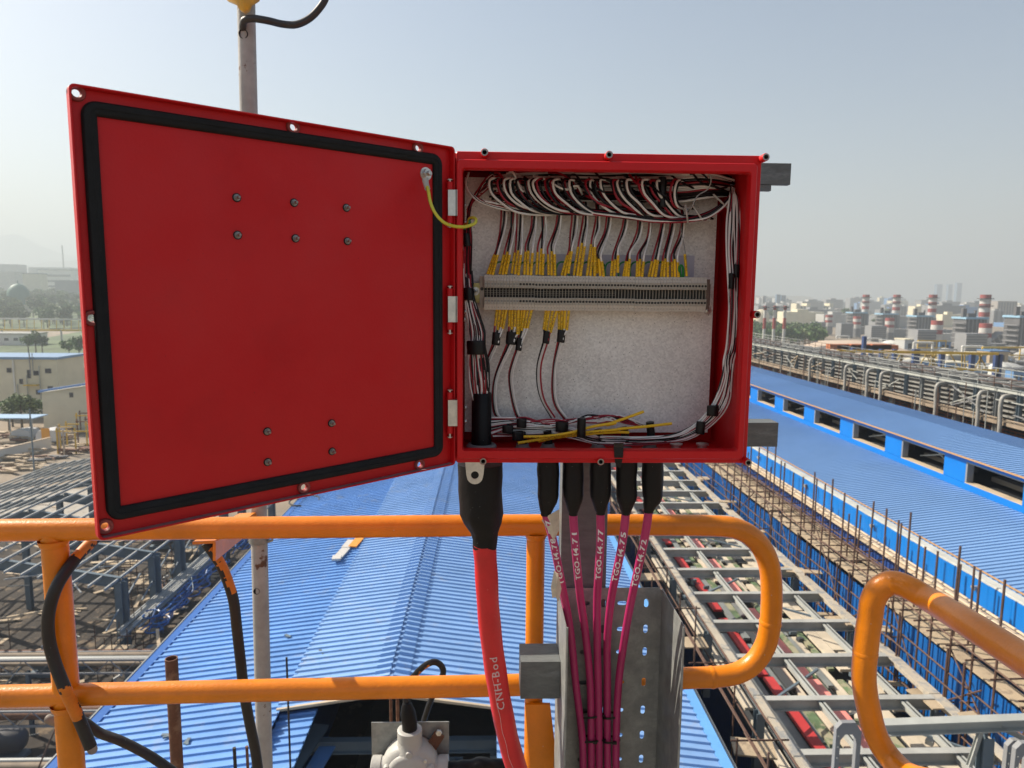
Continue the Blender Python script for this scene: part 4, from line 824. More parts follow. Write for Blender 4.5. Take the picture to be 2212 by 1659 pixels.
# white and orange board on the roof
cb=PZ(733,1203,SL(-6.6)+.1);bd=empty('roof_board',(cb.x,cb.y,SL(cb.x)),'white board with an orange end lying on the blue roof seam','board')
MB().box((cb.x,cb.y+.4,SL(cb.x)+.16),(.42,1.5,.08),yawr=-.12).build('board',STKW,bd);MB().box((cb.x+.44,cb.y+1.9,SL(cb.x)+.20),(.42,1.3,.06),yawr=-.12).build('orange_panel',mat('orange panel',(.75,.28,.03),.5),bd);MB().box((cb.x-.05,cb.y-.35,SL(cb.x)+.25),(.40,.5,.10),yawr=.1).build('block',STKW,bd);MB().box((cb.x+.1,cb.y+1.7,SL(cb.x)+.18),(.40,1.1,.08),yawr=-.1).build('board',STKW,bd)
ck=PZ(668,1082,-13.0);o=MB().tube(smooth_path([(ck.x-.3+.9*math.cos(t*.6),ck.y+1.3*math.sin(t*.6)*(1-t*.02),SL(ck.x)+.09) for t in range(9)],4),.05,n=6).build('rope_coil',CBLK);tag(o,'dark loop of hose lying on the blue roof close to its eave','hose')
for i in range(14):
    u,v=rnd.choice([(650,1330),(700,1300),(360,1597),(405,1620),(335,1560),(700,1560),(820,1290),(600,1380),(1010,1320),(1100,1400),(480,1560),(690,1440),(1040,1390),(770,1240)]);pass
for k,(u,v) in enumerate([(360,1597),(1288,1412),(1296,1505),(405,1618),(694,1443),(622,1395)]):
    p=PZ(u,v,-12.9);z=SL(p.x)+.06+0;o=MB().box((p.x,p.y,z),(.28,.10,.04),yawr=.5*k).box((p.x+.05,p.y-.1,z+.01),(.20,.07,.04),yawr=.5*k+.4).build('roof_debris',STEEL);tag(o,'small scrap of dark offcuts lying on the blue roof ribs','scrap',group='scraps on the blue roof')
# ---- open steel frame with stored panels, beyond the hall's eave
fr=empty('open_steel_frame',(12.6,45,Zg),'flat open grid of grey steel beams over stored red, green and cream panels','steel frame')
FXa,FXb,FZ=9.45,15.75,-14.0
for i,y in enumerate([11.1+2.93*k for k in range(23)]):
    MB().ibeam((FXa,y,FZ),(FXb,y,FZ),.28,.42,.03).build('cross_beam',mat('dusty light steel',(.36,.36,.33),.6,var=.2,vs=1.2),fr)
    if i%2==0:
        for x in (FXa,FXb): MB().ibeam((x,y,FZ-.3),(x,y,FZ-3.2),.3,.3).build('column',STEEL,fr)
    if i%3==1: MB().beam((FXa+.4,y+.2,FZ-.1),(FXa+3.2,y+2.5,FZ-.15),.08,.08).build('brace',STEEL,fr)
    if i%3==0: MB().beam((FXb-.3,y+.2,FZ-.1),(FXb-2.9,y+2.6,FZ-.15),.08,.08).build('brace',STEEL,fr)
for x,w_,m_ in ((FXa,.34,CREAMT),(FXb,.40,CREAMT),(11.55,.22,STEELL),(14.45,.22,STEELL)):
    for y0 in range(12,78,11): MB().box((x,y0+5.5,FZ+(.02 if x in(FXa,FXb) else -.05)+.16),(w_,10.96,.06)).box((x,y0+5.5,FZ),(.05,10.96,.28)).build('long_beam',mat('dusty grey steel',(.42,.37,.29),.7,var=.2,vs=1,col2=(.25,.25,.24),mixlo=.5,mixhi=.6,ms=2) if m_ is CREAMT else m_,fr)
pc=[mat('cream panel',(.56,.49,.38),.7,var=.2,vs=.8),mat('red panel',(.46,.04,.04),.5,var=.15,vs=.8),mat('green panel',(.10,.16,.08),.7,var=.4,vs=1.5,col2=(.32,.30,.20),mixlo=.45,mixhi=.55,ms=1.2),mat('grey panel',(.20,.215,.21),.6,var=.2,vs=1),mat('salmon panel',(.78,.27,.23),.6,var=.2,vs=1),mat('dark panel',(.05,.055,.06),.7)]
strips=[(9.8,.35,0),(10.25,.3,3),(10.75,.4,3),(11.18,.40,1),(11.6,.3,3),(11.98,.34,2),(12.35,.28,0),(12.7,.6,4),(13.3,.28,2),(13.62,.22,3),(13.98,.34,0),(14.35,.26,2),(14.8,.46,0),(15.35,.5,0),(15.85,.3,3),(10.5,.15,0),(13.45,.12,0)]
for x,w_,c in strips:
    y=12+rnd.random()*2
    while y<76:
        L=rnd.uniform(3.2,7.5);m_=pc[c] if rnd.random()<.8 or c in (1,4) else pc[rnd.choice([0,3,5])]
        MB().box((x+rnd.uniform(-.04,.04),y+L/2,-15.35+(.30 if c==4 else .16 if c==1 else 0)+rnd.uniform(-.12,.12)),(w_,L-.1,.12),yawr=rnd.uniform(-.006,.006)).build('stored_panel',m_,fr);y+=L+rnd.uniform(0,.7)
b=MB();b.box((12.8,45,-15.9),(6.2,66,.2));b.build('deck_under_panels',pc[5],fr)
for k in range(46):   # small fittings standing on the panels
    x=rnd.uniform(9.9,15.5);y=rnd.uniform(13,70);z=-15.2
    MB().box((x,y,z+.15),(rnd.uniform(.08,.25),rnd.uniform(.1,.35),rnd.uniform(.12,.3)),yawr=rnd.random()*3).build('bracket',rnd.choice([STEEL,STEELL,pc[5],STEEL]),fr)
# narrow gap between hall and frame
gp_=empty('scaffold_walkway',(8.2,40,Zg),'narrow rusty scaffold walkway squeezed between the blue roof and the grey frame','scaffold')
for x,z in ((7.95,-13.35),(8.25,-13.75),(9.0,-14.6),(7.6,-15.0),(8.6,-12.9)):
    for y0 in range(12,70,8): MB().tube([(x+rnd.uniform(-.03,.03),y0,z),(x+rnd.uniform(-.03,.03),y0+8.2,z+.02)],.035,n=6).build('ledger',RUST2,gp_)
for k in range(26):
    y=13+k*2.3;x=rnd.choice([7.6,8.9,8.3]);MB().tube([(x,y,-21),(x,y,-12.9+rnd.uniform(-1,.7))],.032,n=6).build('standard',RUST2,gp_)
    if k%3==0: MB().box((8.3+rnd.uniform(-.3,.3),y+.8,-14.2),(1.3,.9,.06),yawr=rnd.uniform(-.2,.2)).build('board',TANP,gp_)
    if k%2: MB().tube([(7.4,y,-13.4),(9.2,y,-13.4)],.03,n=6).build('transom',RUST2,gp_)
b=MB();b.box((7.35,45,-14.2),(.35,70,.1));b.box((7.75,45,-15.2),(.4,70,.12));b.build('gutter_shelf',mat('dark dusty metal',(.14,.135,.125),.8,var=.3,vs=1),gp_)
for k in range(5): MB().box((9.0+.12*k,16.3+.35*(k%3),-13.9+.05*k),(.10,1.3,.06),yawr=.3*k-.6).build('timber_offcut',TANP,gp_)
# ---- second hall with clerestory
h2=empty('clerestory_hall',(25,60,Zg),'blue hall with a raised strip of open windows between two ribbed roof slopes','hall')
ya_,yb_=12.,112.
def vsheet(mb,x,y0,y1,z0,z1,pitch=.3,d=.04,mi=0):
    k=int((y1-y0)/pitch);P=[]
    for i in range(k): y=y0+i*pitch;P+=[(y,0),(y+pitch*.55,0),(y+pitch*.62,d),(y+pitch*.93,d)]
    P.append((y1,0));m=len(P);mb.add([(x-o,y,z0) for y,o in P]+[(x-o,y,z1) for y,o in P],[(i,i+1,m+i+1,m+i) for i in range(m-1)],mi)
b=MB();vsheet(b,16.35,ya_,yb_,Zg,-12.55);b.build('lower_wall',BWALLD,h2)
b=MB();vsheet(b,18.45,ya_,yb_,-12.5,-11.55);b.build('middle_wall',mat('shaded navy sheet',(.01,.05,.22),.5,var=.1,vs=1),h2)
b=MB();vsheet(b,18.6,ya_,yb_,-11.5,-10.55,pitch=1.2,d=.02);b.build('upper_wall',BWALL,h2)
for y0 in range(12,112,4):
    for x,w_ in ((16.75,.7),(17.5,.65),(18.12,.5)): MB().box((x+rnd.uniform(-.05,.05),y0+2,-12.5+rnd.uniform(-.05,.07)),(w_*rnd.uniform(.8,1),3.9,.05),yawr=rnd.uniform(-.02,.02)).build('deck_plank',TANP,h2)
for y0 in range(12,112,6): MB().box((18.2,y0+3,-11.5),(.7,5.95,.06)).tube([(18.0,y0,-11.38),(18.0,y0+6,-11.38)],.06,n=6).tube([(18.3,y0,-11.36),(18.3,y0+6,-11.36)],.05,n=6).build('ledge',CREAMT,h2)
b=MB();b.box((18.82,62,-10.5),(.36,100,.05)).box((18.64,62,-10.62),(.03,100,.22));b.build('gutter',mat('galvanised gutter',(.44,.45,.42),.6,var=.2,vs=1),h2)
b=MB();b.box((19.05,62,-10.40),(.07,100,.03));b.build('edge_strip',mat('orange edge strip',(.45,.25,.10),.7),h2)
b=MB();ribsheet(b,19.0,-10.46,24.67,-9.76,ya_,yb_,.30,.045,.11);b.build('roof_sheet',BROOF2,h2)
WX=24.67
b=MB();b.box((WX-.04,62,-9.58),(.1,100,.34)).box((WX-.02,62,-8.16),(.1,100,.26))
wy=[];y=25.35
while y<108: wy.append(y);y+=5.75
pv=12
for y in wy: b.b2((WX-.055,pv,-9.40),(WX+.045,y,-8.285));pv=y+4.0
b.b2((WX-.055,pv,-9.40),(WX+.045,112,-8.285));b.build('clerestory_wall',BWALL,h2)
for i,y in enumerate(wy):
    f=MB();f.b2((WX-.06,y+.001,-9.409),(WX+.4,y+4,-9.375),0).b2((WX-.05,y+3.88,-9.36),(WX+.3,y+4,-8.29),1).b2((WX-.05,y,-8.36),(WX+.3,y+3.88,-8.29),1)
    w_=f.build('window_opening',[CREAMT,GREYM],h2)
    if i%3!=1: MB().beam((WX+.9,y+.4,-9.3),(WX+1.2,y+3.5,-8.3),.07,.07).beam((WX+.9,y+3.6,-9.2),(WX+1.2,y+.6,-8.4),.07,.07).build('cross_brace',STEELL,w_)
    MB().box((WX+1.6,y+2,-9.2),(.5,4,.25)).box((WX+2.2,y+2,-8.9),(.4,.5,.3)).build('inner_pipe',mat('inner tan duct',(.16,.14,.11),.8),w_)
b=MB();b.box((26.9,62,-9.55),(4.4,99,.05));b.box((29.2,62,-9),(.1,99,1.2));b.build('inner_floor',DARKM,h2)
b=MB();ribsheet(b,24.3,-8.02,27.5,-7.62,ya_,yb_,.30,.045,.11);ribsheet(b,31,-8.05,27.5,-7.62,ya_,yb_,.30,.045,.11);b.build('roof_sheet',BROOF2,h2)
b=MB();b.box((24.25,62,-8.0),(.12,100,.05));b.build('edge_strip',MATS['orange edge strip'],h2)
b=MB();b.box((30.9,62,-20),(.1,100,24));b.build('back_wall',BWALLD,h2)
for k in range(9): MB().box((18.75,18+k*7.3,-10.75),(.22,.3,.2)).lathe((18.6,18+k*7.3,-10.85),(-1,0,-.3),[(0,.05),(.18,.12)],n=8).build('wall_lamp',GREYL,h2)
# ---- scaffold along the second hall
sc=empty('scaffold',(16,40,Zg),'rusty tube scaffold standing along the blue wall of the clerestory hall','scaffold')
ys=[14.2,16.4,18.5,20.6,22.8,24.7,26.4,28.4,30.7,32.7,34.9,37.3,39.7,42.2,44.9,15.5,17.6,19.4,21.8,23.9,25.6,27.2,29.6,31.8,33.6,36.2,38.4,41,43.5,46.3,49,52,55.5,59,63,67]
for k,y in enumerate(ys):
    for x,zt in ((16.05,rnd.uniform(-9.2,-8.0)),(17.4,rnd.uniform(-10.5,-9.3)) if k%2 else (15.9,-12.0)):
        MB().tube([(x+rnd.uniform(-.06,.06),y+rnd.uniform(-.2,.2),-20),(x+rnd.uniform(-.08,.08),y,zt)],.042,n=6).build('standard',RUST2,sc)
    if k%2==0: MB().tube([(15.8,y,-13.4-(k%3)*.6),(17.7,y,-13.4-(k%3)*.6)],.03,n=6).build('transom',RUST2,sc)
    MB().tube([(15.85,y,-11.9),(18.2,y+.1,-11.9)],.03,n=6).build('transom',RUST2,sc)
for x,z in ((16.0,-11.6),(16.0,-12.9),(15.95,-14.2),(17.45,-11.7),(16.0,-15.6),(15.9,-14.6),(16.1,-10.9),(15.85,-13.3),(17.5,-12.0)):
    for y0 in range(14,64,6): MB().tube([(x,y0,z+rnd.uniform(-.05,.05)),(x,y0+6.3,z+rnd.uniform(-.05,.05))],.03,n=6).build('ledger',RUST2,sc)
for y,z0,z1,s in ((19,-15,-12,4),(27,-12,-15,3.5),(34,-15.2,-11.6,4),(41,-11.6,-14.4,4),(52,-14.5,-11.2,4),(17,-14.4,-12.2,2.6),(24,-14.6,-11.5,3),(30,-14,-11.3,3.2),(37,-14,-11,3.2),(45,-14,-11.3,3.6),(21,-12.5,-14.9,3)): MB().tube([(15.9,y,z0),(16.1,y+s,z1)],.03,n=6).build('brace',RUST2,sc)
for k in range(34): MB().box((15.7+rnd.uniform(-.2,.4),15+k*1.5,-13.35-(k%4)*.5),(rnd.uniform(.5,1.2),rnd.uniform(.25,.9),.05),yawr=rnd.uniform(-.25,.25)).build('board',TANP,sc)
# gusset plates and frame posts by the near loop
for u,v0,v1,sx,l in ((2085,1600,1660,.30,'a'),(2165,1590,1660,.22,'b')):
    p=PZ(u,v0,-12.6);q=Vector((p.x,p.y,-16))
st=empty('steel_portal',PZ(2140,1640,-12.6)*1.0,'grey steel portal with bolted gusset plates near the orange rail end','steel portal')
yq=17.0
def G(u,v,y=yq): return PY(u,v,y)
MB().ibeam(G(1900,1572),G(2330,1556),.3,.32,.03).build('beam',STEELL,st)
MB().ibeam(G(2093,1655),G(2118,1580),.10,.12).build('strut',STEELL,st);MB().ibeam(G(2130,1590),G(2120,1740),.28,.28).build('column',STEEL,st);MB().ibeam(G(2160,1570),G(2270,1625),.12,.12).build('strut',STEELL,st)
for u,v_,yy in ((1808,1562,16.6),(2178,1600,17.0),(2196,1606,16.2)):
    a=G(u,v_,yy);b=MB();plate_holes(b,[(0,-1.6),(0,-.16),(.14,0),(.50,0),(.66,-.26),(.66,-1.6)],[[(.12,-1.5),(.12,-.48),(.24,-.32),(.46,-.32),(.54,-.48),(.54,-1.5)]],lambda x,z,d,a=a:Vector((a.x+x,a.y-d,a.z+z)),.14);b.build('gusset_plate',GREYM,st)
    for q in range(4): MB().lathe((a.x+.06,a.y-.002,a.z-.35-.3*q),(0,-1,0),[(0,.022),(.03,.02)],n=6).build('bolt',STEELL,st)
# ================================================================ left side: frames, yard, buildings
lf=empty('portal_frame_shed',(-38,75,Zg),'unfinished shed of grey portal frames and parallel roof purlins','steel frame')
SX,SZ=-31.3,-24.6
def rz(x): return -24.6+.16*(SX-x) if False else -24.6+.19*(SX-x)
for i,y in enumerate((58.8,64.8,70.2,76.2,82.2,88.2,94.2,100.2)):
    MB().ibeam((SX,y,SZ+.1),(-46,y,rz(-46)+.1-.35),.35,.95,.05).build('rafter',STEEL,lf)
    MB().ibeam((SX+.1,y,SZ+.3),(SX+.1,y,Zg),.5,1.15,.06).beam((SX+.1,y-.2,SZ+.3),(SX+.1,y-.2,Zg),1.1,.04).build('column',STEEL,lf)
    MB().ibeam((-46.5,y,rz(-46)-.5),(-46.5,y,Zg),.5,.5,.06).build('column',STEEL,lf)
    MB().ibeam((-46,y,rz(-46)-.25),(-62,y,rz(-46)-2.8),.3,.6,.05).build('rafter',STEEL,lf)
for k in range(12):
    x=SX-.1-k*1.32;m_=MB();m_.beam((x,56.5,rz(x)+.42),(x,101,rz(x)+.42),.13,.20);m_.build('purlin',mat('galvanised purlin',(.33,.34,.33),.5,var=.15,vs=1),lf)
for k in range(12):
    x=-46.6-k*1.32;z=rz(-46)+.15-.16*(-46-x);MB().beam((x,54,z),(x,100,z),.10,.18).build('purlin',MATS['galvanised purlin'],lf)
for y0,x0 in ((56,-33),(68,-33),(80,-40),(62,-44)):
    MB().beam((x0,y0,rz(x0)+.1),(x0-6,y0+6,rz(x0-6)+.1),.09,.09).beam((x0-6,y0,rz(x0-6)+.1),(x0,y0+6,rz(x0)+.1),.09,.09).build('roof_brace',MATS['galvanised purlin'],lf)
for y in (56,62,68,74): MB().beam((SX+.1,y,-27.5),(SX+.1,y+6,-25),.12,.12).build('brace',STEEL,lf)
# stored purlins lying beside the shed, blue pipe heap
for k in range(14):
    x=-31.0+.22*(k%7);y0=58+rnd.uniform(-2,3);o=MB().beam((x,y0,-28.2+.25*(k//7)),(x+.6,y0+34+rnd.uniform(-4,4),-28.2+.25*(k//7)),.12,.16).build('steel_profile',MATS['galvanised purlin']);tag(o,'long grey steel profile lying in the stack beside the portal shed','steel profile',group='steel profiles stacked beside the shed')
for k in range(90):
    y=58+rnd.random()*24;x=-29.0+rnd.gauss(0,.45);z=-29.0+abs(rnd.gauss(0,.5));t=rnd.random()*3.14
    if k%3: P=[(x,y,z),(x+rnd.uniform(-.5,.5),y+rnd.uniform(.5,2),z+.2),(x+rnd.uniform(-.6,.6),y+rnd.uniform(2,4),z+rnd.uniform(-.2,.4))]
    else: P=[(x+.7*math.cos(a/2+t),y+.7*math.sin(a/2+t),z+.06*a*.3) for a in range(13)]
    o=MB().tube(P,.065,n=5).build('blue_hose',BPIPE);tag(o,'bright blue hose in the tangled heap between the shed and the roof','hose',group='blue hoses heaped between shed and roof')
# pipe bridges crossing under the shed, towards the viewer
for j,(y,z,n) in enumerate(((49,-26.5,3),(43.5,-27,3),(38,-27.5,4),(33,-28,3),(54,-28.5,2))):
    pb=empty('pipe_bridge',(-30,y,Zg),'%s pipe bridge crossing the yard of pipes left of the blue roof'%['farthest','second farthest','middle','nearest','lowest'][j],'pipe bridge',group='pipe bridges in the yard')
    xe=-.92*13-9-.25*y*.1;xe=-.56*y*1.0 if False else -(12.2+ (y-30)*.32)
    for k in range(n): MB().tube([(-70,y+.55*k,z+.0),(xe-3,y+.55*k,z)],rnd.choice([.14,.2,.28]),n=10).build('pipe',rnd.choice([STEELL,mat('brown lagged pipe',(.22,.165,.11),.7,var=.3,vs=1),RUST,mat('brown lagged pipe',(.22,.165,.11)),GALV]),pb,smooth=True)
    b=MB();b.beam((-70,y-.4,z-.5),(xe-3,y-.4,z-.5),.12,.12);b.beam((-70,y-.4,z+.5),(xe-3,y-.4,z+.5),.12,.12)
    x=-70
    while x<xe-4: b.beam((x,y-.4,z-.5),(x+1,y-.4,z+.5),.05,.05);b.beam((x+1,y-.4,z+.5),(x+2,y-.4,z-.5),.05,.05);x+=2
    b.build('truss',GREYM,pb)
    for x in range(-68,int(xe)-3,7): MB().ibeam((x,y,z-.5),(x,y,Zg),.25,.25).build('trestle_leg',STEEL,pb)
# yard clutter
for j in range(96):
    y=rnd.uniform(34,92);x=-(14.5+(y-30)*.36)-rnd.random()*34*y/55;z=Zg+rnd.uniform(0,3.5);k=j%4
    if k==0:
        o=empty('small_scaffold',(x,y,Zg),'rusty scaffold tower among the pipes in the yard','scaffold',group='rusty scaffold towers in the yard')
        for a in (0,1.3,2.6):
            for c in (0,1.3): MB().tube([(x+a,y+c,Zg),(x+a,y+c,Zg+rnd.uniform(3,5.2))],.04,n=5).build('standard',RUST2,o)
        for zz in (1.2,2.6,4): MB().tube([(x-.3,y,Zg+zz),(x+3,y,Zg+zz)],.04,n=5).build('ledger',RUST2,o)
        MB().box((x+1.3,y+.6,Zg+2.65),(2.8,1.0,.06)).build('board',TANP,o)
    elif k==1:
        o=empty('tank_skid',(x,y,Zg),'small grey vessel on a skid among the pipes in the yard','vessel',group='grey vessels in the yard');r=rnd.uniform(.5,.9)
        MB().lathe((x,y,Zg+r+.5),(1,.1,0),[(0,.01),(.1,r*.7),(.35,r),(2.6,r),(2.85,r*.7),(2.95,.01)],n=14).build('shell',rnd.choice([RUST,STEEL,GREYD]),o,smooth=True,angle=50)
        MB().box((x+1.5,y,Zg+.25),(3,1.2,.3)).build('skid',STEEL,o);MB().tube([(x+1,y,Zg+2*r+.4),(x+1,y,Zg+2*r+1.2),(x+1.5,y,Zg+2*r+1.5)],.12,n=6).build('nozzle',GREYL,o)
    elif k==2:
        o=MB()
        for q in range(7): o.box((x+rnd.uniform(-.1,.1),y+q*.28,Zg+.1+.12*(q%2)),(rnd.uniform(2.5,4.5),.24,.09),yawr=rnd.uniform(-.1,.1))
        o=o.build('plank_stack',TANP);tag(o,'loose stack of dusty planks lying in the pipe yard','plank stack',group='plank stacks in the yard')
    else:
        o=MB().box((x,y,Zg+1),(rnd.uniform(1,2.2),rnd.uniform(1,2),2)).box((x,y,Zg+2.1),(2.3,2.1,.15)).build('equipment_cabin',rnd.choice([STEEL,GREYM,RUST]));tag(o,'boxy equipment cabin standing in the pipe yard','cabin',group='equipment cabins in the yard')
for k in range(230):   # boards and tubes lying and standing about in the yard
    y=rnd.uniform(30,95);x=-(13.5+(y-30)*.40)-rnd.random()*30*y/55;z=Zg+rnd.uniform(.1,5);t=rnd.uniform(0,3.14);l=rnd.uniform(1.5,6)
    if k%2: o=MB().beam((x,y,z),(x+l*math.cos(t),y+l*math.sin(t),z+rnd.uniform(-.2,.2)),rnd.uniform(.2,.5),.06).build('loose_board',rnd.choice([TANP,TANP,CREAMT]));tag(o,'loose dusty board among the pipes of the yard','board',group='loose boards in the yard')
    else: o=MB().tube([(x,y,z),(x+l*math.cos(t)*.6,y+l*math.sin(t)*.6,z+rnd.choice([0,0,3]))],.05,n=5).build('loose_tube',rnd.choice([RUST2,STEELL,STEEL]));tag(o,'loose tube among the pipes of the yard','tube',group='loose tubes in the yard')
# concrete yard slabs
b=MB();b.b2((-75,20,Zg+.004),(-9,98,Zg+.05));struct(b.build('yard_slab',mat('dark yard soil',(.04,.032,.025),.95,var=.4,vs=.3,col2=(.17,.125,.08),mixlo=.54,mixhi=.62,ms=.4)))
b=MB();b.quad((-140,95,Zg+.01),(-45,95,Zg+.01),(-45,112,Zg+.01),(-140,125,Zg+.01));struct(b.build('road',CONC))
def L(u,v): return PZ(u,v,Zg)
# low white wall, lamp post, kerbs
a_,c_=L(-60,1012),L(110,968);b=MB();b.beam(a_+Vector((0,0,1.1)),c_+Vector((0,0,1.1)),.35,2.2);b.beam(a_+Vector((0,0,2.26)),c_+Vector((0,0,2.26)),.5,.12,mi=1);o=b.build('yard_wall',[WHITEW,CREAMT]);tag(o,'low whitewashed yard wall with a tan coping near the purlins','wall')
p=L(77,1056);lp=empty('lamp_post',p,'tall thin grey post standing between the wall and the purlins','post')
MB().lathe(p,(0,0,1),[(0,.3),(.3,.3),(.3,.14),(13.2,.11),(13.2,.02)],n=10).build('shaft',STEEL,lp,smooth=True,angle=40);MB().box(p+Vector((0,0,.15)),(.9,.9,.3)).build('footing',CONC,lp)
# cream building
def bldg(name,x0,x1,y0,y1,z1,m,label,cat='building',roof=None,win=(),group=None):
    o=empty(name,((x0+x1)/2,(y0+y1)/2,Zg),label,cat,group);MB().b2((x0,y0,Zg),(x1,y1,z1)).build('wall',m,o)
    if roof: MB().b2((x0-.5,y0-.5,z1+.002),(x1+.5,y1+.5,z1+.6)).build('roof',roof,o)
    for wx,wz,ww,wh in win:
        f=MB().b2((wx-ww/2,y0-.10,wz-wh/2),(wx+ww/2,y0+.1,wz+wh/2)).build('window',GREYD,o);MB().b2((wx-ww/2+.12,y0-.12,wz-wh/2+.12),(wx+ww/2-.12,y0-.105,wz+wh/2-.12)).build('pane',GLASS,f)
    return o
yb=183;X=lambda u:PY(u,800,yb).x;Z=lambda v:PY(60,v,yb).z
cbd=bldg('cream_building',X(-70),X(124),yb,yb+12,Z(776),CREAMW,'cream three-storey building with a blue roof edge in front of the bushes','building',roof=mat('weathered blue roof',(.16,.27,.42),.6),win=[(X(u),Z(v),ww,wh) for u,v,ww,wh in ((104,801,1.5,1.2),(78,806,1.4,1.2),(62,808,.9,2.2),(44,824,.9,1.3),(81,847,1.5,1.2),(106,838,1.3,1.0),(46,866,.9,1.3),(20,800,1.2,1.2))])
MB().b2((X(30)-.2,yb-.25,Zg),(X(30)+.2,yb-.0,Z(776))).build('corner_pier',WHITEW,cbd)
for u,v in ((37,870),(58,850),(86,830)): MB().tube([(X(u),yb-.3,Zg),(X(u),yb-.3,Z(v-40))],.12,n=6).build('downpipe',STEELL,cbd)
MB().b2((X(56),yb-1.6,Z(832)),(X(84),yb,Z(830))).build('balcony',YELP,cbd);MB().tube([(X(70),yb-.8,Z(810)),(X(70),yb-.8,Z(760))],.15,n=6).tube([(X(76),yb-.8,Z(810)),(X(76),yb-.8,Z(762))],.1,n=6).build('vent_pipe',GREYM,cbd)
yb2=164;X2=lambda u:PY(u,850,yb2).x;Z2=lambda v:PY(140,v,yb2).z
an=empty('annex_building',(X2(140),yb2+5,Zg),'low cream annex with a sloping blue roof edge beside the taller block','building')
b=MB();q=[(X2(90),yb2,Zg),(X2(205),yb2,Zg),(X2(205),yb2,Z2(830)),(X2(90),yb2,Z2(848))];b.add(q+[(a,c+9,d) for a,c,d in q],[(0,1,2,3),(7,6,5,4),(0,4,5,1),(1,5,6,2),(2,6,7,3),(3,7,4,0)]);b.build('wall',CREAMW,an)
b=MB();b.beam((X2(88),yb2-.4,Z2(845)),(X2(208),yb2-.4,Z2(826)),1.2,.5);b.build('roof',mat('annex blue roof',(.15,.28,.55),.5),an);MB().b2((X2(150),yb2-.1,Z2(858)),(X2(158),yb2,Z2(848))).build('window',GLASS,an)
# trees
def crown_mesh(seed,n=420,rx=3,rz=3,leaf=.42):
    r=random.Random(seed);m=MB();lob=[(Vector((r.uniform(-.55,.55),r.uniform(-.55,.55),r.uniform(-.4,.5))),r.uniform(.35,.62)) for _ in range(8)]
    for i in range(n):
        c,rr=r.choice(lob);d=Vector((r.gauss(0,1),r.gauss(0,1),r.gauss(0,1))).normalized()*rr*r.uniform(.55,1.05);p=c+d;p=Vector((p.x*rx,p.y*rx,p.z*rz));s=leaf*r.uniform(.6,1.3)
        a=Vector((r.gauss(0,1),r.gauss(0,1),r.gauss(0,.6))).normalized();b_=a.orthogonal().normalized();b_=(b_*math.cos(1)+a.cross(b_)*math.sin(r.random()*3)).normalized()
        m.add([p-a*s-b_*s*.6,p+a*s-b_*s*.6,p+a*s+b_*s*.6,p-a*s+b_*s*.6],[(0,1,2,3)])
    return m
LEAF2=mat('leaves olive',(.10,.14,.04),.7,var=.5,vs=.3);LEAF3=mat('leaves dark',(.045,.085,.025),.7,var=.5,vs=.3)
CR=[crown_mesh(s).mesh([lm]) for s,lm in ((1,LEAF),(2,LEAF2),(3,LEAF3),(4,LEAF))]
TR=MB().lathe((0,0,-6),(0,0,1),[(0,.3),(3,.2),(6,.1)],n=6).tube([(0,0,-3),(.6,.2,-1.5),(1.1,.3,0)],.08,n=5).tube([(0,0,-2.6),(-.7,-.2,-1),(-1.2,-.2,.4)],.08,n=5).mesh([mat('bark',(.10,.075,.05),.9)])
TN=[0]
def tree(p,s,label,group,k=None):
    o=empty('tree',vec(p),label,'tree',group);k=TN[0]%4 if k is None else k;TN[0]+=1
    c=inst(CR[k],'crown',o,vec(p)+Vector((0,0,6*s)),(0,0,rnd.random()*6.3),(s*rnd.uniform(.9,1.2),s,s*rnd.uniform(.85,1.15)));inst(TR,'trunk',o,vec(p)+Vector((0,0,6*s)),(0,0,rnd.random()*6),(s,s,s));return o
for u,v,s in ((28,922,1.0),(48,925,1.15),(66,922,.95),(100,912,.8),(118,915,.9),(20,930,.8),(140,915,.7),(170,905,.7)): tree(L(u,v),s*.85,'bushy green tree at the foot of the cream building','trees at the foot of the cream building')
for u,v,s in ((62,766,1.0),(78,764,1.1),(92,764,.9),(150,776,.9),(172,780,1.1)): tree(L(u,v),s*1.2,'round tree in the open yard behind the cream building','trees behind the cream building')
def hz_(d): return max(0,(d-600)*.024)
b=MB();b.add([(x,y,Zg+z) for y,z in ((600,.02),(900,7.2),(1250,15.6),(2400,36),(2401,-1)) for x in (-2200,-900,-260,-60)],[(4*i+j,4*i+j+1,4*i+j+5,4*i+j+4) for i in range(4) for j in range(3)]);struct(b.build('terrain',mat('green scrub',(.085,.12,.05),.95,var=.5,vs=.03,col2=(.20,.17,.11),mixlo=.55,mixhi=.7,ms=.012)))
for k in range(200):
    u=rnd.uniform(-60,215);d=rnd.uniform(620,1250);x=PY(u,650,d).x;tree((x,d,Zg+hz_(d)),rnd.uniform(1.2,1.9)*(.7+d/1500),'tree in the green belt below the domed building','trees in the green belt')
for k in range(90):
    u=rnd.uniform(1590,1775);v=726+(u-1600)*.07+rnd.uniform(-6,24);tree(L(u,v),rnd.uniform(1.0,1.7),'tree in the green strip behind the long fan structure','trees in the strip behind the fans',k=(0,3,1)[k%3])
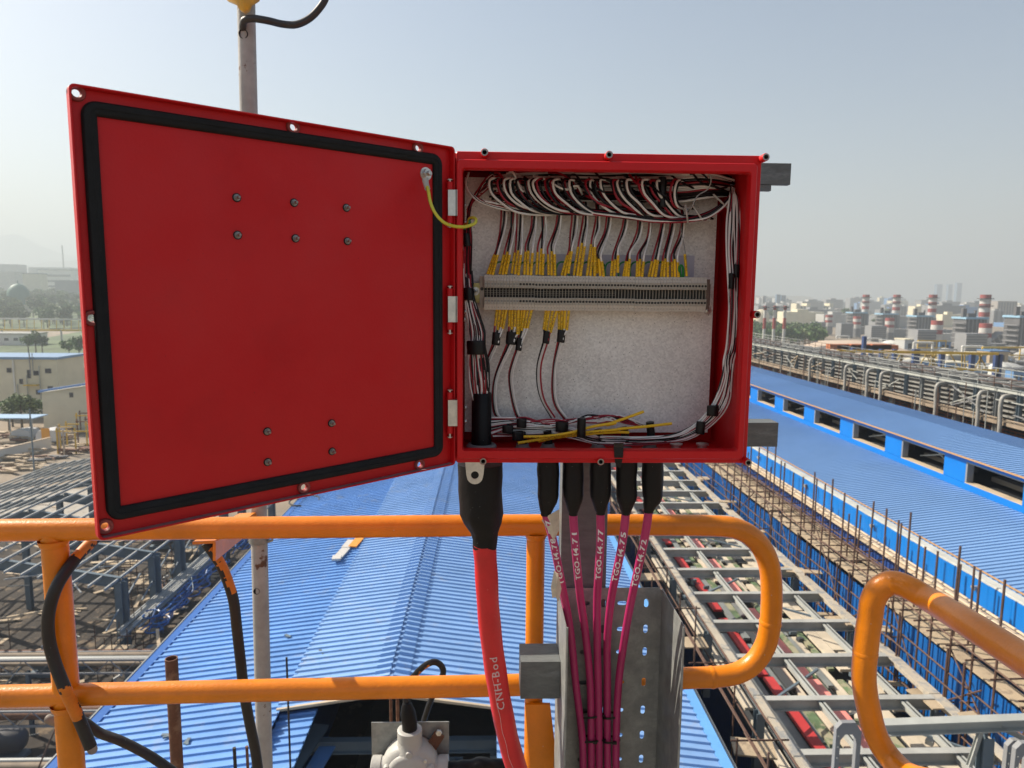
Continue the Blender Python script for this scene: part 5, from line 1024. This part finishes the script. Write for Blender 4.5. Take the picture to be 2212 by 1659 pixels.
# yard behind the purlins: canopy, wrapped machines, timber
p=L(30,955);cn=empty('canopy',p,'light blue flat canopy on thin posts in the yard','canopy')
yc=p.y;cx0,cx1=PY(-40,905,yc).x,PY(72,905,yc).x;zc=PY(30,905,yc).z;MB().b2((cx0,yc,zc),(cx1,yc+5,zc+.2)).build('roof',PALE,cn)
for x in (cx0+3,cx1-.4,cx1-5): MB().b2((x-.08,yc,Zg),(x+.08,yc+.16,zc)).build('leg',STEELL,cn)
for u0,u1,l in ((22,66,'white wrapped machine under the blue canopy'),(78,122,'white wrapped machine with an orange door, beside the canopy')):
    yq_=L(60,968).y+(4 if u0>50 else 7);a=PY(u0,968,yq_);c=PY(u1,930,yq_);o=empty('wrapped_machine',((a.x+c.x)/2,yq_,Zg),l,'machine');m=MB();w_=c.x-a.x;zt_=c.z
    m.rings([[(a.x+w_*f,y,z) for f,z in ((0,Zg+.5),(0.02,zt_-1.0),(.15,zt_-.1),(.5,zt_+.15),(.86,zt_-.05),(.99,zt_-.9),(1,Zg+.5))] for y in (yq_,yq_+3.5)],True,True);m.build('wrapping',mat('white sheeting',(.52,.53,.53),.6,bump=.4,bs=2),o,smooth=True,angle=30);MB().b2((a.x,yq_,Zg),(c.x,yq_+3.5,Zg+.6)).build('skid',GREYD,o)
    if u0>50: MB().b2((a.x+w_*.3,yq_-.08,Zg+.8),(a.x+w_*.68,yq_-.01,Zg+3.4)).build('door',mat('orange door',(.65,.30,.03),.5),o)
for k in range(34):
    u=rnd.uniform(-20,195);v=rnd.uniform(940,1020);
    if u>120: v=rnd.uniform(900,990)
    p=L(u,v);h=rnd.uniform(.4,1.6);o=MB()
    for q in range(5): o.box(p+Vector((rnd.uniform(-2,2),rnd.uniform(-1.5,1.5),h*.3*(q+1)/2)),(rnd.uniform(1.2,4),rnd.uniform(.25,1),.3),yawr=rnd.uniform(-.6,.6))
    o=o.build('timber_pile',rnd.choice([TANP,RUST,GREYD,CREAMT]));tag(o,'pile of timber and scrap in the dusty yard behind the purlins','timber pile',group='piles of timber and scrap in the yard')
for k in range(12):
    u=rnd.uniform(120,200);p=L(u,rnd.uniform(930,985));o=MB().box(p+Vector((0,0,2.6)),(.22,.22,5.2)).box(p+Vector((1.2,0,4.6)),(3.0,.15,.22)).build('timber_post',rnd.choice([RUST,YELP,CREAMT]));tag(o,'timber post with a crossbar standing in the yard beside the door edge','post',group='timber posts in the yard')
# yellow pipe bridge
d=L(60,742).y;yg_=empty('yellow_footbridge',(PY(80,700,d).x,d,Zg),'long yellow pipe bridge with a white rail crossing before the green belt','pipe bridge')
a,c=PY(-80,687,d),PY(230,691,d);MB().beam(a,c,.6,.9).build('top_rail',WHITEW,yg_);a,c=PY(-80,712,d),PY(230,714,d);MB().beam(a,c,.6,1.1).build('bottom_rail',YELP,yg_)
for u in range(-70,220,16): MB().beam(PY(u,688,d),PY(u,713,d),.3,.3).build('post',YELP,yg_)
for u in range(-60,220,64): MB().beam(PY(u,713,d),Vector((PY(u,713,d).x,d,Zg)),.7,.7).build('leg',GREYL,yg_)
d=L(30,746).y;bldg('low_building',PY(-50,720,d).x,PY(68,720,d).x,d,d+15,PY(30,722,d).z,WHITEW,'flat white low building just below the yellow pipe bridge',win=[(PY(u,733,d).x,PY(u,733,d).z,2.5,1.6) for u in (14,34,52)],roof=STEELL)
b=MB();q=[L(u,v) for u,v in ((60,775),(230,778),(230,745),(80,742))];b.quad(*[p+Vector((0,0,.02)) for p in q]);struct(b.build('pavement',mat('pale concrete yard',(.42,.38,.32),.9,var=.1,vs=.02)))
for k in range(5):
    p=L(120+18*k,812+4*(k%2));o=MB()
    for j in range(3): o.box(p+Vector((0,0,.8+1.3*j)),(12-2*j,9-2*j,1.4),yawr=.1*k)
    o=o.build('stone_heap',CONC);tag(o,'long heap of grey stone behind the annex','stone heap',group='heaps of grey stone')
# hazy town beyond, with dome and hills
def towny(u0,u1,v0,v1,d,m,label,roof=None,group=None,dep=None,name='town_building'):
    a,c=PY(u0,v1,d),PY(u1,v0,d);o=empty(name,((a.x+c.x)/2,d,Zg),label,'building',group)
    MB().b2((a.x,d,Zg),(c.x,d+(dep or abs(c.x-a.x)*.7),c.z)).build('wall',m,o)
    if roof: MB().b2((a.x-1,d-1,c.z+.01),(c.x+1,d+(dep or abs(c.x-a.x)*.7),c.z+1.6)).build('roof',roof,o)
    return o,a,c
d=900;o=empty('domed_building',(PY(40,620,d).x,d,Zg),'green domed building above the tree belt','mosque')
r=PY(63,620,d).x-PY(16,620,d).x;r*=.45;c=PY(40,637,d);MB().lathe(c,(0,0,1),[(-12,r*1.02),(0,r*1.02),(r*.3,r*.98),(r*.6,r*.86),(r*.95,r*.6),(r*1.1,r*.3),(r*1.2,r*.05),(r*1.5,.3)],n=24).build('dome',mat('dark green dome',(.03,.13,.10),.6),o,smooth=True,angle=60);MB().b2((c.x-r*1.1,c.y-r*.4,Zg),(c.x+r*1.1,c.y+r,c.z-4)).build('wall',CREAMW,o)
o,a,c=towny(86,158,584,636,1500,WHITEW,'long white terraced building on the hazy slope',roof=GREYM)
for k in range(3):
    z=c.z-9-k*11;MB().b2((a.x+6,1499,z-4),(c.x-6,1499.8,z)).build('window_band',GREYD,o)
towny(52,86,592,640,1250,CREAMW,'cream block directly beside the green dome',roof=GREYM);towny(-20,32,587,640,1350,GREYL,'grey block behind the green dome, at the picture edge');towny(-10,36,571,600,1900,GREYM,'tall dark hazy block on the slope above the dome');towny(62,150,578,596,1950,GREYL,'wide grey roofline on the hazy slope behind the white terraces');towny(120,200,606,640,1150,GREYM,'dark low block among the trees beside the white terraces')
for k in range(26):
    u=rnd.uniform(-70,210);d=rnd.uniform(950,1900);h=rnd.uniform(6,18)+hz_(min(d,1400));w_=rnd.uniform(12,34);x=PY(u,640,d).x
    o=bldg('town_building',x-w_/2,x+w_/2,d,d+w_,Zg+h,rnd.choice([CREAMW,WHITEW,GREYL,GREYM]),'pale block in the hazy town around the dome',group='blocks in the hazy town');
p=PY(134,530,2300);o=MB().tube([(p.x,2300,Zg),(p.x,2300,p.z)],2.2,n=6).build('radio_mast',GREYD);tag(o,'thin hazy radio mast rising above the town','mast')
def ridge(name,pts,d,dep,m):
    P=smooth_path([PY(u,v,d) for u,v in pts],8);P=[Vector((p.x,p.y,p.z+mnoise.noise(Vector((p.x*.004,d,0)))*d*.006)) for p in P];b=MB();r0=[Vector((p.x,p.y-dep*.3,Zg-1)) for p in P];r2=[Vector((p.x,p.y+dep,Zg-1)) for p in P];b.rings([r0,P,r2],closed=False)
    return struct(b.build(name,m,smooth=True))
HILL=mat('hazy hill rock',(.16,.15,.12),.95,var=.3,vs=.002)
ridge('hill',[(-400,600),(-150,560),(-40,520),(20,508),(60,517),(110,540),(170,560),(260,600),(330,628)],7200,1200,HILL);ridge('hill',[(-300,600),(0,575),(100,572),(180,560),(260,575),(420,610),(560,640)],5200,700,HILL);ridge('hill',[(-400,625),(-100,600),(60,608),(200,612),(420,636)],3000,500,HILL)

ridge('hill',[(380,632),(700,628),(1000,634),(1300,630),(1600,636),(1750,640)],3400,600,HILL)
b=MB();b.add([(-240,260,Zg+.03),(95,260,Zg+.03),(700,2600,Zg+.03),(-900,2600,Zg+.03)],[(0,1,2,3)]);struct(b.build('scrub_ground',MATS['green scrub']))
# ================================================================ right side: fan structure, plant, city
ac=empty('fan_structure',(50,110,Zg),'long raised grey steel structure with rows of round fans on its top','cooling structure')
AX,AD,AT=42.5,-10.0,-7.55;ya,yb=42,190
b=MB();b.box((AX+3,(ya+yb)/2,AD-.15),(6,yb-ya,.3));b.build('deck',mat('dusty deck',(.26,.22,.17),.85,var=.3,vs=.3),ac)
b=MB();b.box((AX-.3,(ya+yb)/2,AD-.05),(.5,yb-ya,.28)).tube([(AX-.5,ya,AD+.3),(AX-.5,yb,AD+.3)],.07,n=6);b.build('deck_edge',mat('dirty deck edge',(.27,.21,.15),.85,var=.35,vs=.8),ac)
b=MB();b.box((AX+3.2,(ya+yb)/2,AT-.1),(5.2,yb-ya,.2));b.build('fan_deck',mat('dark grating',(.11,.115,.115),.7,var=.2,vs=.2),ac)
y=ya;k=0
while y<yb:
    m_=MB();m_.ibeam((AX,y,AD),(AX,y,AT+.35),.28,.3);m_.build('column',STEEL if k%2 else mat('pale column',(.22,.23,.23),.6),ac);y+=2.6;k+=1
y=ya
while y<yb:
    m=MB()
    for j in range(5): m.box((AX+.35,y+3.9,AD+.45+j*.43),(.5,7.7,.12))
    m.box((AX+1.4,y+3.9,AD+1.2),(.6,7.7,2.1),mi=1);m.build('louvre_bank',[mat('louvre grey',(.24,.235,.215),.6,var=.2,vs=1),GREYD],ac)
    MB().ibeam((AX-.1,y,AT+.15),(AX-.1,y+7.7,AT+.15),.25,.3).build('top_beam',STEELL,ac);y+=7.8
fan=MB().lathe((0,0,0),(0,0,1),[(0,.95),(.08,1.02),(.34,1.05),(.36,1.12),(.40,1.12),(.40,1.02),(.1,1.0),(.08,.2)],n=18).mesh([mat('fan ring grey',(.25,.25,.24),.55)],smooth=True,angle=40)
hub=MB().lathe((0,0,.2),(0,0,1),[(0,.2),(.12,.18)],n=8);[hub.beam((0,0,.32),(.95*math.cos(a),.95*math.sin(a),.34),.2,.03) for a in (0,1.57,3.14,4.71)];hub=hub.mesh([GREYD])
y=ya+2
while y<yb-2:
    for x in (AX+1.9,AX+4.5): inst(fan,'fan_ring',ac,(x,y,AT+.02));inst(hub,'fan_rotor',ac,(x,y,AT+.02))
    y+=2.75
for u,big in ((1762,1),(1842,1),(1892,1),(1923,0),(2050,1),(2148,0),(2200,1)):
    x=AX-.85;y=1533*x/(u-1058);s=1 if big else .0
    P=[(x+1.4,y,AT-.25),(x+.5,y,AT-.2),(x+.1,y,AT-.35),(x,y,AT-.8),(x,y,AD+.9),(x,y-.1,AD-.2),(x,y,AD-3.4)]
    MB().tube(smooth_path(P,4),.17,n=10).build('white_duct',mat('pale duct',(.31,.30,.27),.5,var=.1,vs=1),ac,smooth=True)
y=ya
while y<yb:
    MB().ibeam((AX+.2,y,AD-.3),(AX+.2,y,Zg),.45,.45).build('support_column',mat('pale support',(.34,.34,.31),.6,var=.15,vs=1),ac);MB().ibeam((AX+5,y,AD-.3),(AX+5,y,Zg),.4,.4).build('support_column',STEEL,ac);y+=5.2
y=ya
while y<yb:
    m=MB()
    for z in (-11.0,-11.3,-11.6,-12.4,-12.8): m.box((AX+1.6,y+3,z),(.08,6,.09))
    for q in range(4): m.box((AX+1.6,y+1.5*q,-11.4),(.08,.08,.9));m.box((AX+1.6,y+1.5*q,-12.8),(.08,.08,1.0))
    m.build('guard_rail',ORGR,ac);y+=6.1
b=MB();b.box((AX+3.5,(ya+yb)/2,-13.5),(5,yb-ya,.2)).box((AX+6,(ya+yb)/2,-19),(.5,yb-ya,17));b.build('lower_floor',GREYD,ac)
for k in range(40):
    y=rnd.uniform(ya,130);m=MB().tube([(AX+rnd.uniform(.6,5),y,-11-rnd.random()*5),(AX+rnd.uniform(.6,5),y+rnd.uniform(2,7),-11-rnd.random()*5)],rnd.uniform(.1,.3),n=6);m.build('pipe',rnd.choice([GREYL,RUST,STEELL,TANP]),ac)
for k in range(46):
    y=rnd.uniform(ya+2,150);x=AX-rnd.uniform(.5,1.4);MB().tube([(x,y,-15),(x+rnd.uniform(-.1,.1),y,rnd.uniform(-9.6,-6.9))],rnd.uniform(.03,.06),n=5).build('scaffold_pole',rnd.choice([RUST2,RUST2,STEELL]),ac)
for y0 in range(ya,yb,6):
    for x in (AX-.05,AX+5.9):
        m=MB();m.box((x,y0+3,AT+1.1),(.05,6,.05)).box((x,y0+3,AT+.65),(.05,6,.05))
        for q in range(3): m.box((x,y0+2*q,AT+.55),(.05,.05,1.1))
        m.build('top_handrail',rnd.choice([GREYM,RUST2,STEELL]),ac)
for k in range(50):
    y=rnd.uniform(ya,140);m=MB().beam((AX-.25,y,AD+rnd.uniform(.2,2.2)),(AX-.25,y+rnd.uniform(1,5),AD+rnd.uniform(.2,2.2)),.08,.08);m.build('stray_bar',rnd.choice([RUST2,STEELL,TANP,GREYM]),ac)
# yellow and navy gantry
d=150;gn=empty('yellow_gantry',(PY(1980,780,d).x,d,Zg),'yellow pipe gantry on navy blue posts behind the fan structure','gantry')
def zz(x): return 1598.5+.2774*x
def zv(y): return 587.6+.2774*y
for y0,h_ in ((615,.9),(745,.8)): MB().beam(PY(zz(760 if y0<700 else 1400),zv(y0),d),PY(zz(2010),zv(y0+22),d),.5,h_*.6).build('yellow_beam',YELP,gn)
for x,y0 in ((880,590),(970,500),(1022,600),(1100,600),(1205,600),(1360,600),(1385,600),(1575,630),(1810,640),(2000,640),(2022,640)):
    a=PY(zz(x),zv(y0),d+1);MB().beam(a,Vector((a.x,a.y,Zg)),1.0 if x>1500 else .7,.8).build('navy_post',NAVY,gn)
for k in range(30):
    x=rnd.uniform(880,1990);a=PY(zz(x),zv(640),d+3);MB().beam(a,PY(zz(x+rnd.choice([-60,60,0])),zv(745),d+3),.2,.2).build('brace',mat('ochre steel',(.34,.23,.04),.6),gn)
for k in range(8): a=PY(zz(700+k*55),zv(600+6*(k%3)),d+12);MB().b2(a,a+Vector((4.5,2,1.1))).build('orange_box',ORGR,gn)
# power plant units
def stackm(x,y,r,z0,z1,bands,par,name='stack'):
    prof=[];n=len(bands);m=MB();H=z1-z0
    for i,(f0,f1,c) in enumerate(bands):
        rr=r*(1 if c!=2 else 1.15);m.lathe((x,y,z0+f0*H),(0,0,1),[(0,rr*1.0),((f1-f0)*H,rr*.985)],n=14,cap=(i==n-1),mi=c)
    m.build(name,[STKR,STKW,GREYM],par,smooth=True,angle=50)
    return m
units=[(968,928,690,1040,627,.0,575,665,390,657),(1207,1165,910,1290,834,0,785,880,400,613),(1487,1437,1165,1560,1080,0,1022,1140,420,541),(1895,1840,1535,1980,1460,0,1385,1530,450,425),(2330,2260,1915,2400,1850,0,1765,1930,480,400)]
pos=['farthest left','second','third','fourth','last and largest']
for k,(sx,bx_,ssx,rx,_,_,fx0,fx1,fy,d) in enumerate(units):
    o=empty('power_unit',(PY(zz(bx_),700,d).x,d,Zg),['power plant unit farthest off, just beyond the thin triple stacks','power plant unit second farthest off, its sloped duct half hidden','power plant unit in the middle of the row','power plant unit next to the nearest one, in front of the ribbed tower block','nearest power plant unit, cut by the picture edge'][k],'power unit',group='row of power plant units')
    p=PY(zz(sx),700,d);r=3.0;zt=PY(zz(sx),636.5,d).z
    stackm(p.x,p.y,r,Zg,zt,[(0,.50,2),(.50,.62,1),(.62,.70,0),(.70,.78,1),(.78,.84,0),(.84,.935,1),(.935,1,0)],o)
    for f in (.80,.925): MB().lathe((p.x,p.y,Zg+(zt-Zg)*f),(0,0,1),[(0,r+.1),(0,r+1.5),(.5,r+1.5),(.5,r+.1)],n=14,cap=False).build('platform',GREYD,o)
    q=PY(zz(bx_),700,d-10);w_=6.2;ztb=PY(zz(bx_),zv([312,322,338,352,340][k]),d-10).z
    MB().b2((q.x-w_,q.y,Zg),(q.x+w_,q.y+12,ztb-1.2)).build('boiler_house',GREYD,o);MB().b2((q.x-w_-.8,q.y-.8,ztb-1.2),(q.x+w_+.8,q.y+12.8,ztb)).build('blue_roof_rim',mat('pale blue roof',(.25,.42,.55),.6),o)
    for j in range(5): MB().b2((q.x-w_+1.2+j*2.4,q.y-.5,Zg),(q.x-w_+1.7+j*2.4,q.y-.02,ztb-1.3)).build('buckstay',GREYM,o)
    MB().b2((q.x-w_-1,q.y+2,ztb),(q.x-w_+1.2,q.y+4,ztb+5)).b2((q.x-w_+3,q.y+2,ztb),(q.x-w_+7,q.y+5,ztb+2.2)).b2((q.x+1.5,q.y+4,ztb),(q.x+2.4,q.y+5,ztb+4)).build('roof_equipment',GREYD,o)
    for j in range(7): MB().beam((q.x-w_-1.6,q.y-1.2,Zg+3*j),(q.x-w_-1.6,q.y+10,Zg+3*j),1.6,.25).build('stair_landing',GREYM,o)
    q=PY(zz(ssx),700,d-30);r=3.1;zt=PY(zz(ssx),zv([335,345,358,378,400][k]),d-30).z
    stackm(q.x,q.y,r,Zg,zt,[(0,.42,2),(.42,.62,1),(.62,.74,0),(.74,.88,1),(.88,1,0)],o,'short_stack')
    q0,q1=PY(zz(fx0),720,d-45),PY(zz(fx1),720,d-45);zt=PY(zz(fx0),zv(fy),d-45).z
    m=MB();m.b2((q0.x,q0.y,zt-13),(q1.x,q0.y+9,zt));
    for j in range(9): m.b2((q0.x-.3,q0.y-.5,zt-1.2-j*1.4),(q1.x+.3,q0.y-.02,zt-.7-j*1.4),1)
    m.build('filter_house',[GREYM,mat('louvre light',(.30,.305,.31),.7)],o)
    for xx in (q0.x+1,q1.x-1): MB().b2((xx-.5,q0.y+1,Zg),(xx+.5,q0.y+2,zt-13)).build('filter_leg',GREYM,o)
    # sloping duct
    q=PY(zz(rx-60),720,d-14);xq=q.x;b=MB();h0,h1=Zg+3,PY(0,zv([365,375,390,402,440][k]),d).z;L_=13.;t=5.
    pr_=[(xq,h0-3),(xq+3,h0-3),(xq+L_+3,h1-5),(xq+L_+3,h1),(xq+L_-2,h1),(xq,h0+2)]
    b.rings([[(a,q.y,c) for a,c in pr_],[(a,q.y+8,c) for a,c in pr_]],True,True);b.build('sloping_duct',GREYM,o)
    for j in range(4): f=.2+.2*j;MB().beam((xq+L_*f+1,q.y-.4,h0+(h1-h0)*f-2),(xq+L_*f-1.2,q.y-.4,h0+(h1-h0)*f+2.2),.4,.6).build('duct_stiffener',GREYL,o)
    MB().b2((xq-16,q.y-14,Zg),(xq+8,q.y-6,Zg+7)).build('turbine_hall',rnd.choice([GREYL,GREYM]),o)
    p=PY(zz(fx0-30),zv(fy+100),d-60);MB().tube(smooth_path([(p.x,p.y,Zg),(p.x,p.y,p.z-1),(p.x+.6,p.y,p.z),(p.x+9,p.y,p.z),(p.x+10,p.y,p.z-1),(p.x+10,p.y,Zg)],4),.6,n=8).build('pale_pipe_arch',WHITEW,o)
# clutter of the plant and town, nearer than the units
pal=[GREYL,GREYM,GREYM,CREAMW,GREYD,mat('faded blue roof',(.10,.22,.42),.6),mat('tan shed',(.40,.31,.20),.8)]
for k in range(130):
    d=rnd.uniform(230,420);u=rnd.uniform(1600,2330);p=PY(u,700,d);w_=rnd.uniform(3,11);h=rnd.choice([3,4,5,6,8,10])*rnd.uniform(.7,1.1)
    if k%5==4:
        o=MB().lathe((p.x,d,Zg),(0,0,1),[(0,w_*.5),(h*.8,w_*.5),(h*.95,w_*.25),(h,.1)],n=14).build('storage_tank',rnd.choice([WHITEW,GREYL]),smooth=True,angle=40);tag(o,'pale storage tank in the plant grounds before the stacks','tank',group='storage tanks in the plant')
    elif k%5==3:
        o=MB();o.beam((p.x,d,Zg+h*.9),(p.x+w_*3,d+4,Zg+h*.9),.8,.8)
        for j in range(4): o.beam((p.x+w_*j,d+1.3*j,Zg),(p.x+w_*j,d+1.3*j,Zg+h*.9),.4,.4)
        o.beam((p.x,d,Zg+h*.55),(p.x+w_*3,d+4,Zg+h*.55),.5,.5);o=o.build('pipe_rack',rnd.choice([GREYL,YELP,WHITEW,GREYM]));tag(o,'low pipe rack in the plant grounds before the stacks','pipe rack',group='pipe racks in the plant')
    else:
        o=empty('plant_shed',(p.x,d,Zg),'small flat-roofed shed in the plant grounds before the stacks','shed',group='sheds in the plant');MB().b2((p.x-w_/2,d,Zg),(p.x+w_/2,d+w_,Zg+h)).build('wall',rnd.choice(pal),o);MB().b2((p.x-w_/2-.3,d-.3,Zg+h+.01),(p.x+w_/2+.3,d+w_,Zg+h+.5)).build('roof',rnd.choice(pal),o)
        for j in range(2): MB().b2((p.x-w_*.3+j*w_*.4,d-.08,Zg+h*.45),(p.x-w_*.3+j*w_*.4+w_*.2,d-.01,Zg+h*.8)).build('window',GLASS,o)
p=PY(zz(870),zv(580),330);o=MB().lathe((p.x,p.y,Zg),(0,0,1),[(0,27),(p.z-Zg-2,27),(p.z-Zg+2,14),(p.z-Zg+3,.1)],n=32).build('wide_tank',mat('tan tank',(.48,.38,.29),.7),smooth=True,angle=40);tag(o,'very wide low tan tank behind the yellow gantry','tank')
b=MB()
for x in (190,265,345):
    p=PY(zz(x),700,330);o=empty('thin_stack',(p.x,p.y,Zg),['thin stack overlapping the cream dome','middle one of the three thin stacks before the trees','thin stack under the paired blue towers'][(190,265,345).index(x)],'stack',group='three thin stacks')
    zt=PY(zz(x),zv(262),330).z;m=MB()
    for f0,f1,c in ((0,.62,2),(.62,.8,0),(.8,.93,1),(.93,1.,0)): m.lathe((p.x,p.y,Zg+(zt-Zg)*f0),(0,0,1),[(0,.75),((zt-Zg)*(f1-f0),.7)],n=10,mi=c)
    m.build('shaft',[STKR,STKW,GREYL],o,smooth=True,angle=50);MB().lathe((p.x,p.y,zt-1),(0,0,1),[(0,1),(0,2),(.5,2),(.5,1)],n=10,cap=False).build('platform',GREYD,o)
p=PY(zz(165),zv(350),800);r=PY(zz(225),zv(350),800).x-p.x;o=MB().lathe((p.x,p.y,Zg),(0,0,1),[(0,r),(p.z-Zg,r),(p.z-Zg+r*.45,r*.9),(p.z-Zg+r*.75,r*.65),(p.z-Zg+r*.92,r*.35),(p.z-Zg+r,.5)],n=28).build('dome_tank',mat('cream dome',(.62,.54,.38),.7),smooth=True,angle=60);tag(o,'big cream dome tank seen past the edge of the junction box','dome')
p=PY(zz(187),zv(185),1400);o=MB().beam((p.x,1400,Zg),(p.x,1400,p.z),6,6).build('lattice_mast',GREYM);tag(o,'blue-grey mast rising behind the cream dome','mast')
def tw(x0,x1,y0,d,m,label,flutes=0,name='tower_block'):
    a,c=PY(zz(x0),zv(y0),d),PY(zz(x1),zv(y0),d);o=empty(name,((a.x+c.x)/2,d,Zg),label,'tower');MB().b2((a.x,d,Zg),(c.x,d+(c.x-a.x)*.8,a.z)).build('wall',m,o);W=c.x-a.x
    for j in range(flutes): MB().b2((a.x+W*(j+.3)/flutes,d-W*.03,Zg+4),(a.x+W*(j+.7)/flutes,d-.05,a.z-W*.05)).build('window_strip',GREYD,o)
    return o
BT=mat('blue tower glass',(.12,.20,.30),.4)
tw(287,318,175,1500,BT,'front one of the paired blue towers beyond the cream dome',2);tw(322,358,180,1560,BT,'second of the paired blue towers beyond the cream dome',2)
tw(440,548,262,1100,CREAMW,'cream block with corner turrets, the nearer of two',4);tw(620,724,262,1200,CREAMW,'cream block with corner turrets, the farther of two',4)
for x0,d in ((440,1099),(522,1099),(620,1199),(700,1199)):
    a=PY(zz(x0),zv(244),d);c=PY(zz(x0+26),zv(262),d);o=MB().b2((a.x,d,c.z-20),(c.x,d+20,a.z)).build('roof_turret',CREAMW);tag(o,'square turret on the corner of a cream block','turret',group='turrets on the cream blocks')
tw(1538,1580,95,3200,BT,'hazy glass tower nearest the tall middle stack',0);tw(1626,1658,96,3300,BT,'slimmest of the three hazy glass towers',0);tw(1694,1732,85,3100,BT,'tallest of the three hazy glass towers',0)
tw(2010,2162,226,1100,mat('ribbed concrete tower',(.30,.27,.24),.8),'wide ribbed tower block behind the nearest units',7);tw(1935,1972,226,1150,GREYM,'slim grey tower beside the ribbed block',1);tw(1985,2030,285,1000,GREYL,'short grey tower before the ribbed block',1)
tw(755,850,285,1300,mat('pinkish block',(.36,.29,.26),.8),'pinkish slab block left of the first tall stack',4);tw(1230,1300,265,1150,GREYM,'grey slab block between two tall stacks',3);tw(1980,2060,300,900,GREYM,'grey stepped block at the foot of the ribbed tower',2)
for k in range(130):
    d=rnd.uniform(760,2200);u=rnd.uniform(1590,2350);x=PY(u,650,d).x;w_=rnd.uniform(14,46);h=rnd.uniform(5,24)*(.6+d/2200)
    if k%6==5: tree((x,d,Zg),rnd.uniform(1.4,2.4),'big tree between the hazy buildings beyond the plant','trees in the far town');continue
    fm=rnd.choice([CREAMW,GREYL,GREYM,GREYM,GREYL,pal[5]]);o=MB().b2((x-w_/2,d,Zg),(x+w_/2,d+w_*.6,Zg+h)).b2((x-w_*.2,d+2,Zg+h),(x+w_*.1,d+w_*.4,Zg+h+3)).build('far_building',fm);tag(o,{CREAMW:'cream',WHITEW:'white',GREYL:'light grey',GREYM:'dark grey'}.get(fm,'blue-roofed')+' low building in the hazy town beyond the plant','building',group='buildings in the hazy town beyond the plant')
ridge('hill',[(1400,640),(1700,640),(1900,647),(2100,640),(2300,642),(2600,650)],6500,900,HILL)
# small shed corner beside the box edge
p=L(1640,770);o=bldg('canopy_shed',PY(1560,760,p.y).x,PY(1650,760,p.y).x,p.y,p.y+20,PY(1640,742,p.y).z,CONC,'low shed with a light blue roof just past the box edge',roof=PALE)
# ================================================================ air
HT=520.
b=MB();b.b2((-9500,-3500,Zg-1.5),(9500,9500,HT));hz=b.build('haze',[],org=(0,0,0));hz['kind']='stuff'
m=bpy.data.materials.new('haze air');m.use_nodes=True;n=m.node_tree;n.nodes.remove(n.nodes['Principled BSDF'])
p=n.nodes.new('ShaderNodeVolumePrincipled');p.inputs['Color'].default_value=(.58,.64,.675,1);p.inputs['Density'].default_value=.00042;p.inputs['Anisotropy'].default_value=.2
n.links.new(p.outputs[0],n.nodes['Material Output'].inputs['Volume']);hz.data.materials.clear();hz.data.materials.append(m)
